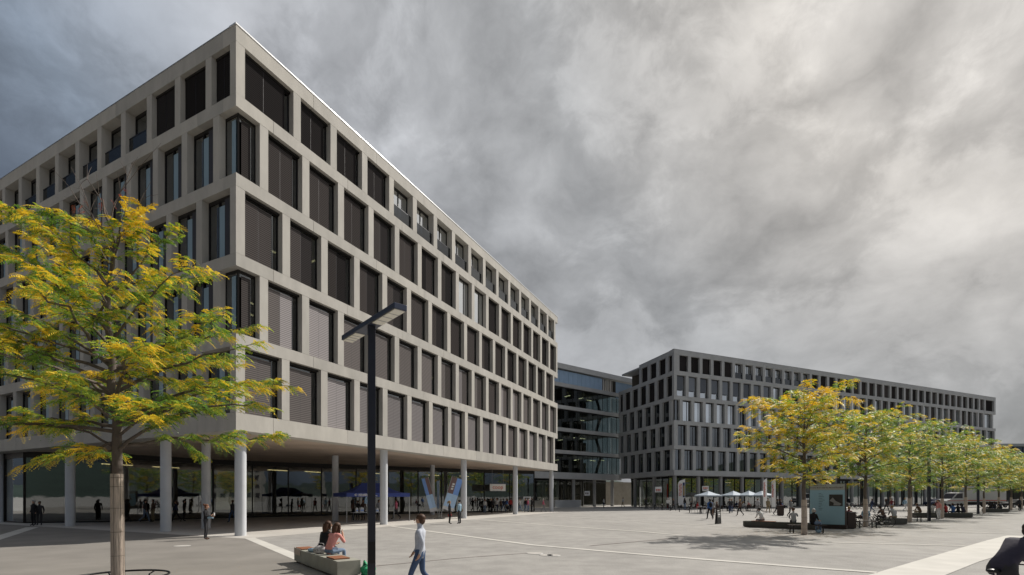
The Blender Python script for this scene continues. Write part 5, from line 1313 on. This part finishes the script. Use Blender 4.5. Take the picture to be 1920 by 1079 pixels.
for i, (px, Y, rz, pose, tp_, lg, hr, lab) in enumerate((
    (909, 57.5, 170, 'stand', 'whitec', 'lightjeans', 'hair_brown', 'person in white print top and jeans, leftmost by the shop entrance'),
    (921, 58.5, -60, 'stand', 'black', 'black', 'hair_blond', 'woman in black with blond hair waiting left of the shop door'),
    (925, 59.5, 20, 'walk', 'charcoal', 'black', 'hair_dark', 'person in charcoal coat walking into the shop door'),
    (931.5, 60, 160, 'stand', 'whitec', 'navyc', 'hair_dark', 'man in white t shirt below the coop sign'),
    (939, 60.5, 10, 'stand', 'brown', 'black', 'hair_brown', 'person in brown under the right half of the coop sign'),
    (944, 60, -30, 'walk2', 'navyc', 'jeans', 'hair_dark', 'person in navy with jeans just right of the coop sign'),
    (950, 60.5, 100, 'walk', 'blue', 'khaki', 'hair_brown', 'person in blue with beige trousers left of the push chair'),
    (957, 61, -20, 'stand', 'redc', 'black', 'hair_dark', 'person in red top behind the push chair'),
    (975, 61.5, 60, 'walk', 'whitec', 'lightjeans', 'hair_blond', 'person in white leaning just right of the fourth front column'),
    (985, 61.0, 150, 'stand', 'black', 'lightjeans', 'hair_auburn', 'woman with auburn hair and jeans, left one of the three by the poster stand'),
    (990, 61.6, -120, 'stand', 'hotpink', 'lightjeans', 'hair_brown', 'woman in pink and jeans, middle one of the three by the poster stand'),
    (997, 61.0, 110, 'stand', 'black', 'black', 'hair_dark', 'person all in black, right one of the three by the poster stand'),
    (1019, 62.5, -90, 'walk', 'hotpink', 'grey', 'hair_grey', 'person in rose top walking left of the last front column'),
    (1132, 83, -80, 'stand', 'whitec', 'navyc', 'hair_brown', 'man in white shirt leaning by the pale low wall under the link building'),
    (1168, 86, 90, 'walk', 'whitec', 'khaki', 'hair_brown', 'person in white shirt and beige trousers in the passage'),
    (1252, 70, 10, 'stand', 'whitec', 'black', 'hair_grey', 'person in white seen from behind between the bollards'),
    (1262.5, 67, -150, 'walk', 'black', 'black', 'hair_auburn', 'person in black by the bollards left of the navy striped flag'),
    (1211, 76, 170, 'stand', 'charcoal', 'black', 'hair_dark', 'dark figure by the farther bollards'),
    (1284, 70, -60, 'stand', 'black', 'lightjeans', 'hair_dark', 'person in black right beside the navy striped feather flag'),
    (63, 33.6, 170, 'stand', 'black', 'black', 'hair_grey', 'man in dark suit by the glass at the far left under the building'),
    (74, 34.0, -150, 'stand', 'charcoal', 'charcoal', 'hair_dark', 'dim figure in grey next to the man in the dark suit'),
    (236, 37.5, 90, 'walk', 'black', 'black', 'hair_dark', 'figure in black behind the wrapped tree trunk'),
    (272, 37.5, -80, 'walk', 'charcoal', 'lightjeans', 'hair_dark', 'figure in charcoal and pale trousers in the covered forecourt'),
    (287, 38.5, 150, 'stand', 'brown', 'khaki', 'hair_dark', 'figure in brown in the covered forecourt left of the second column'),
    (330, 38, 120, 'walk2', 'navyc', 'black', 'hair_brown', 'figure in navy right of the second column'),
    (345, 39.5, -60, 'stand', 'black', 'black', 'hair_dark', 'figure in black beside the one in navy right of the second column'),
    (436, 37, 70, 'walk', 'charcoal', 'jeans', 'hair_brown', 'figure in charcoal and jeans directly left of the corner column'),
    (662, 40.0, -40, 'stand', 'brown', 'black', 'hair_dark', 'person in brown bending by the left half of the gazebo table'),
    (671, 41.5, 160, 'stand', 'charcoal', 'charcoal', 'hair_dark', 'person in charcoal behind the gazebo table'),
    (681, 41.0, 170, 'stand', 'brown', 'black', 'hair_auburn', 'person in brown behind the gazebo table near the lamp post'),
    (711, 41.5, -160, 'stand', 'lightgrey', 'black', 'hair_dark', 'person in pale grey under the gazebo between lamp post and column'),
    (743, 42.5, 80, 'walk', 'hotpink', 'charcoal', 'hair_brown', 'person in pink top walking behind the right part of the gazebo'),
    (1635, 62, 80, 'walk', 'navyc', 'jeans', 'hair_dark', 'person in navy walking beyond the second tree'),
    (1662, 60, -90, 'walk2', 'charcoal', 'black', 'hair_brown', 'person in charcoal walking beyond the short bench'),
    (1672, 61, 100, 'walk', 'maroon', 'lightjeans', 'hair_dark', 'person in maroon walking beyond the short bench'),
    (1697, 63, -90, 'walk', 'lightblue', 'whitec', 'hair_blond', 'person in pale blue walking beyond the third tree'),
    (1758, 52, 120, 'stand', 'maroon', 'black', 'hair_dark', 'person in maroon standing by the fourth trunk with red cap'),
    (1760, 43.0, 90, 'stand', 'pink', 'whitec', 'hair_brown', 'slim person with white trousers standing right of the second lamp post'),
    (1912, 66, 180, 'stand', 'charcoal', 'black', 'hair_dark', 'person in charcoal at the far right edge of the row'))):
    person(at(px, Y), R_(rz), pose, tp_, lg, hr, 'short' if i % 3 else 'long', lab, 'people near the shops and buildings' if i < 19 else None, scale=.97 + .02 * (i % 4), skin='skin' if i % 4 else 'skin_tan', slim=.95 + .04 * (i % 3))
# --- seated people
def P2(A, d, n, s, q): return A + d * s + n * q
pn = Vector((-pd.y, pd.x, 0))
q_ = P2(pA, pd, pn, 1.1, .32); person((q_.x, q_.y, 0), R_(8), 'sitlean', 'whitec', 'grey', 'hair_dark', 'short', 'man in white and grey sitting hunched on the left part of the low bench', seat=.40, slim=1.0)
q_ = AT(1488, 30.3); person((q_.x, q_.y, 0), R_(-25), 'sitphone', 'lightgrey', 'black', 'hair_brown', 'cap', 'person in pale grey top and brown cap sitting with a hand raised to the face', seat=.40)
q_ = AT(1524, 27.1); person((q_.x, q_.y, 0), R_(-70), 'sit', 'black', 'lightjeans', 'hair_grey', 'short', 'grey haired woman in black vest and jeans sitting on the slatted bench, hands forward', sleeves=False, seat=.45, slim=1.1, shoes='cl_brown', face=True, fingers=True, skin='skin')
q_ = AT(1542, 26.8); mb = MB(); mb.ell((0, 0, .10), (.15, .10, .10), 'cl_lightblue', 12, 8); mb.tube([(-.06, 0, .16), (0, 0, .24), (.06, 0, .16)], .01, 'cl_grey', 5)
q_ = AT(1534.5, 26.95); tag(mb.obj('bag', None, (q_.x, q_.y, 0)), 'pale blue bag on the ground under the slatted bench at the nearest tree', 'bag')
for i, (px, Y, rz, pose, tp_, lg, hr, st_, lab) in enumerate((
    (1591, 33.5, -60, 'sit', 'maroon', 'navyc', 'hair_blond', 'short', 'person in maroon sitting just right of the blue poster panel'),
    (1616, 33.8, 40, 'sitback', 'charcoal', 'black', 'hair_dark', 'short', 'person in dark clothes leaning back behind the second tree trunk'),
    (1623, 32.9, -40, 'sit', 'lightblue', 'whitec', 'hair_brown', 'short', 'person in pale blue sitting behind the second tree trunk'),
    (1658, 34.9, 10, 'sitlean', 'brown', 'black', 'hair_dark', 'short', 'person in brown with dark hair sitting on the short dark bench'),
    (1677, 34.9, -15, 'sitlean', 'lightgrey', 'khaki', 'hair_blond', 'cap', 'broad person in pale grey shirt and cap sitting on the short dark bench'),
    (1726, 46.4, 20, 'sitlean', 'brown', 'khaki', 'hair_brown', 'short', 'person in brown sitting right of the third trunk'),
    (1748, 46.3, -10, 'sitback', 'whitec', 'whitec', 'hair_dark', 'short', 'person in white sitting right of the lamp post'),
    (1763, 46.4, 0, 'sit', 'lightgrey', 'grey', 'hair_brown', 'long', 'person in pale grey sitting left of the fourth trunk'),
    (1774, 46.4, 10, 'sit', 'redc', 'black', 'hair_dark', 'short', 'person in red sitting right of the fourth trunk'),
    (1787, 46.5, -10, 'sit', 'blue', 'jeans', 'hair_brown', 'short', 'person in blue sitting on the long bench behind the row'),
    (1797, 46.5, 5, 'sit', 'black', 'black', 'hair_dark', 'short', 'person in black sitting at the right end of the row of people'),
    (1807, 46.6, -10, 'sitlean', 'purple', 'black', 'hair_dark', 'long', 'person in dark purple at the very end of the long bench'),
    (1857, 61.7, 0, 'sit', 'black', 'black', 'hair_dark', 'short', 'dark figure sitting below the truck, left one'),
    (1866, 61.7, 10, 'sit', 'charcoal', 'navyc', 'hair_brown', 'short', 'dark figure sitting below the truck, middle one'),
    (1877, 61.7, -10, 'sitlean', 'charcoal', 'black', 'hair_dark', 'short', 'dark figure sitting below the truck, right one'),
    (1307, 60.2, -90, 'sit', 'redc', 'black', 'hair_brown', 'short', 'guest in red sitting under the lone left parasol'),
    (1345, 60.4, 90, 'sit', 'brown', 'black', 'hair_auburn', 'short', 'guest in brown sitting right of the lone left parasol'),
    (1358, 66.5, -90, 'sit', 'black', 'black', 'hair_dark', 'short', 'guest in black sitting below the left parasol of the three'),
    (1381, 68.2, 180, 'sit', 'navyc', 'black', 'hair_brown', 'short', 'guest in navy sitting between left and middle parasol'),
    (1393, 66.2, -90, 'sit', 'whitec', 'grey', 'hair_blond', 'long', 'guest in white sitting left of the middle parasol pole'),
    (1407, 66.0, 90, 'sitlean', 'pink', 'black', 'hair_grey', 'short', 'guest in pink sitting right of the middle parasol pole'),
    (1417, 67.6, -90, 'sit', 'lightgrey', 'charcoal', 'hair_auburn', 'short', 'guest in pale grey under the right parasol'),
    (1297, 70.4, 100, 'sit', 'black', 'jeans', 'hair_dark', 'short', 'guest in black with jeans by the navy striped feather flag'),
    (1466, 63.4, 90, 'sit', 'blue', 'black', 'hair_brown', 'short', 'guest in blue sitting right of the narrow feather flags'))):
    person(at(px, Y), R_(rz), pose, tp_, lg, hr, st_, lab, None, seat=.45, slim=.98 + .05 * (i % 3), skin='skin' if i % 3 else 'skin_tan')

# --- litter bins
def bin_(loc, lab): t = MB(); t.box(-.26, .26, -.2, .2, .04, 1.0, 'rust_dark'); t.box(-.28, .28, -.22, .22, 1.0, 1.05, 'metal_black'); t.box(-.2, .2, -.16, .16, 0, .04, 'metal_black'); return tag(t.obj('litter_bin', None, loc, bevel=.01), lab, 'litter bin')
bin_(at(1463.5, 50.5), 'dark square litter bin on the square right of the narrow feather flags'); bin_(at(1593, 30.6), 'rusty dark litter bin directly right of the blue poster panel')
# --- push chair and poster stand at the shop
p = AT(953, 60.2); t = thing('push_chair', 'dark push chair parked in front of the shop glass right of the entrance', 'push chair', p, .4)
mb = MB(); mb.ell((0, 0, .62), (.22, .36, .24), 'cl_charcoal', 12, 8); mb.obj('seat', t); mb = MB(); mb.tube([(-.2, -.3, .25), (-.2, .35, .9), (-.2, .5, 1.02), (.2, .5, 1.02), (.2, .35, .9), (.2, -.3, .25)], .015, 'metal_grey', 6); mb.obj('frame', t)
for x in (-.24, .24):
    for y in (-.3, .3): mb = MB(); mb.tube([(x - .02, y, .13), (x + .02, y, .13)], .13, 'tyre', 14); mb.obj('wheel', t)
p = AT(988.5, 63.0); t = thing('poster_stand', 'round topped white poster stand behind the three people outside the shop', 'sign', p, rad(30)); mb = MB(); mb.box(-.55, .55, 0, .04, 1.55, 1.95, 'white_cloth'); mb.box(-.4, .4, -.008, -.002, 1.68, 1.82, 'bench_dark'); mb.obj('panel', t); mb = MB(); mb.tube([(0, .02, 0), (0, .02, 1.56)], .03, 'metal_grey', 8); mb.cyl(0, .02, 0, .04, .25, 'metal_grey', 16); mb.obj('pole', t)
# --- bicycles
def bicycle(loc, rz, lab, m='metal_black', group='bicycles parked by the benches'):
    t = thing('bicycle', lab, 'bicycle', loc, rz, group)
    for y in (-.52, .52):
        mb = MB(); mb.ring((0, 0, 0), .33, .017, 'tyre', axis='y', n=28, k=6)
        for k in range(12): a = k * math.pi / 6; mb.tube([(0, 0, 0), (.31 * math.cos(a), 0, .31 * math.sin(a))], .0025, 'chrome', 3, cap=False)
        mb.tube([(0, -.04, 0), (0, .04, 0)], .02, 'chrome', 8); o = mb.obj('wheel', t, (0, y, .34), rad(90))
    mb = MB()
    bb, st, hd, rr_, fr = (0, -.08, .30), (0, -.22, .80), (0, .36, .82), (0, -.52, .34), (0, .52, .34)
    for a, b in ((bb, st), (bb, hd), ((0, -.20, .74), hd), (bb, rr_), (st, rr_), (hd, fr)): mb.tube([a, b], .016, m, 6)
    mb.tube([hd, (0, .33, .98)], .013, 'chrome', 6); mb.obj('frame', t)
    mb = MB(); mb.tube([(-.26, .26, .99), (-.1, .35, 1.0), (.1, .35, 1.0), (.26, .26, .99)], .012, 'metal_black', 6); mb.obj('handlebar', t)
    mb = MB(); mb.tube([st, (0, -.24, .90)], .012, 'chrome', 6); mb.ell((0, -.25, .93), (.07, .14, .035), 'metal_black', 10, 6); mb.obj('saddle', t)
    mb = MB(); mb.tube([(.04, -.08, .30), (.06, -.08, .30)], .09, 'chrome', 14); mb.tube([(.06, -.08, .30), (.08, .02, .18)], .01, 'chrome', 5); mb.tube([(-.06, -.08, .30), (-.08, -.18, .42)], .01, 'chrome', 5); mb.obj('crank', t)
    mb = MB(); mb.ell((0, -.60, .72), (.03, .02, .03), 'red', 8, 6); mb.obj('rear_light', t)
    return t
b1 = bicycle(at(1652, 32.2), R_(80), 'black bicycle with red rear light right of the second trunk, nearest of the group')
for px, Y, rz, lab in ((1641, 32.9, 65, 'bicycle just behind the nearest one by the second trunk'), (1600, 32.3, 100, 'bicycle between litter bin and slatted bench'), (1632, 34.2, 75, 'bicycle partly hidden behind the second trunk')):
    copy_tree(b1, at(px, Y), R_(rz), lab)
r_ = random.Random(8)
for i in range(7): copy_tree(b1, at(1592 + i * 9.5, 74 + r_.random()), R_(r_.uniform(-20, 20)), 'far bicycle in the rack by the long block, ' + ['first', 'second', 'third', 'fourth', 'fifth', 'sixth', 'seventh'][i] + ' from the left', 'bicycles in the far rack')
for i, (px, Y) in enumerate(((1217, 75), (1225, 74), (1237, 73.5), (1268, 72))): copy_tree(b1, at(px, Y), R_(80), 'bicycle leaning by the shop glass of the far block, ' + ['leftmost', 'second', 'third', 'rightmost'][i] + ' of four', 'bicycles by the shop glass')
# --- passers-by close to the view
person(at(788, 10.0), R_(84), 'walk', 'palec', 'jeans', 'hair_brown', 'short', 'man in pale shirt and jeans walking left in the foreground by the lamp post', face=True, fingers=True, slim=1.0, scale=.97)
A = AT(1893, 7.4)
bicycle(A, R_(-84), 'black bicycle ridden by the dark dressed cyclist at the lower right corner', 'metal_black', None)
person(A, R_(-84), 'cycle', 'purple', 'charcoal', 'hair_dark', 'short', 'cyclist in dark jacket leaning forward, cut off at the lower right corner', face=True, fingers=True, slim=1.22)
# --- trees and a house behind the view that show only in the glass
for i, (x, y) in enumerate(((26, -6), (36, -16), (47, -27), (60, -34), (16, -24), (-38, -8), (-52, 4))):
    copy_tree(protos[i % 3], (x, y, 0), i * 1.1, 'tree behind the view, mirrored in the ground floor glass', 'trees mirrored in the glass')
t = thing('apartment_block', 'pale low block behind the view, mirrored in the ground floor glass', 'building', (55, -75, 0), rad(20))
mb = MB(); mb.box(-45, 45, -8, 0, 0, 14, 'concrete'); mb.obj('wall', t)
mb = MB()
for k in range(4):
    for i in range(28): mb.box(-44 + i * 3.15, -42.2 + i * 3.15, .0, .06, 1.4 + 3.3 * k, 3.2 + 3.3 * k, 'panel_dark')
w_ = mb.obj('window', t); w_['kind'] = 'stuff'
# --- white truck behind the trees
t = thing('box_truck', 'white box truck with red side stripe parked behind the row of trees', 'truck', AT(1775, 88), R_(4))
mb = MB(); mb.box(3.9, 11.6, 0, 2.4, .95, 3.75, 'truck_white'); mb.box(3.9, 11.6, -.006, -.001, 1.15, 1.28, 'red'); mb.box(6.8, 8.8, -.008, -.002, 2.9, 3.0, 'flag_blue'); mb.obj('cargo_box', t, bevel=.04)
mb = MB(); prof = [(0.0, .55), (.05, 1.15), (1.1, 1.5), (2.15, 2.55), (3.85, 2.75), (3.85, .55)]; vs_ = [(x, y, z) for y in (.1, 2.3) for x, z in prof]; mb.add(vs_, [(0, 1, 2, 3, 4, 5), (6, 7, 8, 9, 10, 11)] + [(i, (i + 1) % 6, 6 + (i + 1) % 6, 6 + i) for i in range(6)], 'truck_white'); mb.box(.3, 3.8, .085, .095, 1.12, 1.2, 'red'); cb = mb.obj('cab', t)
mb = MB(); mb.add([(1.45, .09, 1.6), (2.25, .09, 2.45), (3.2, .09, 2.5), (3.2, .09, 1.6)], [(0, 1, 2, 3)], 'panel_dark'); mb.obj('side_window', cb)
mb = MB(); mb.add([(1.13, .2, 1.54), (1.13, 2.2, 1.54), (2.10, 2.2, 2.51), (2.10, .2, 2.51)], [(0, 1, 2, 3)], 'panel_dark'); mb.obj('windscreen', cb)
mb = MB(); mb.box(.2, 11.4, .3, 2.1, .45, .9, 'metal_black'); mb.obj('chassis', t)
for x in (1.2, 9.4):
    for y in (.15, 2.0): mb = MB(); mb.tube([(x, y, .48), (x, y + .28, .48)], .48, 'tyre', 20); mb.tube([(x, y - .01, .48), (x, y, .48)], .25, 'metal_grey', 14); mb.obj('wheel', t)
# parked cars seen small beside the truck
def car(loc, rz, m, lab):
    t = thing('parked_car', lab, 'car', loc, rz, 'cars parked by the grass bank'); mb = MB()
    pr = [(0, .35), (0, .75), (.25, .85), (1.0, .92), (1.65, 1.40), (3.0, 1.42), (3.75, .95), (4.2, .85), (4.25, .35)]; n = len(pr)
    vs_ = [(x, y, z) for y in (0, 1.7) for x, z in pr]; mb.add(vs_, [tuple(range(n)), tuple(range(n, 2 * n))] + [(i, (i + 1) % n, n + (i + 1) % n, n + i) for i in range(n)], m); bo = mb.obj('body', t, bevel=.05)
    mb = MB(); mb.add([(1.2, -.01, .98), (1.7, -.01, 1.32), (2.95, -.01, 1.34), (3.45, -.01, 1.0)], [(0, 1, 2, 3)], 'panel_dark'); mb.obj('side_window', bo)
    for x in (.85, 3.4):
        for y in (-.01, 1.5): mb = MB(); mb.tube([(x, y, .32), (x, y + .2, .32)], .32, 'tyre', 18); mb.tube([(x, y - .01, .32), (x, y, .32)], .19, 'chrome', 12); mb.obj('wheel', t)
    return t
car(AT(1893, 84), 0, 'cl_charcoal', 'dark car parked right behind the white truck'); car(AT(1745, 95), .1, 'cl_navyc', 'dark blue car parked left of the white truck'); car(AT(1908, 92), 0, 'truck_white', 'pale car at the right edge beyond the row')
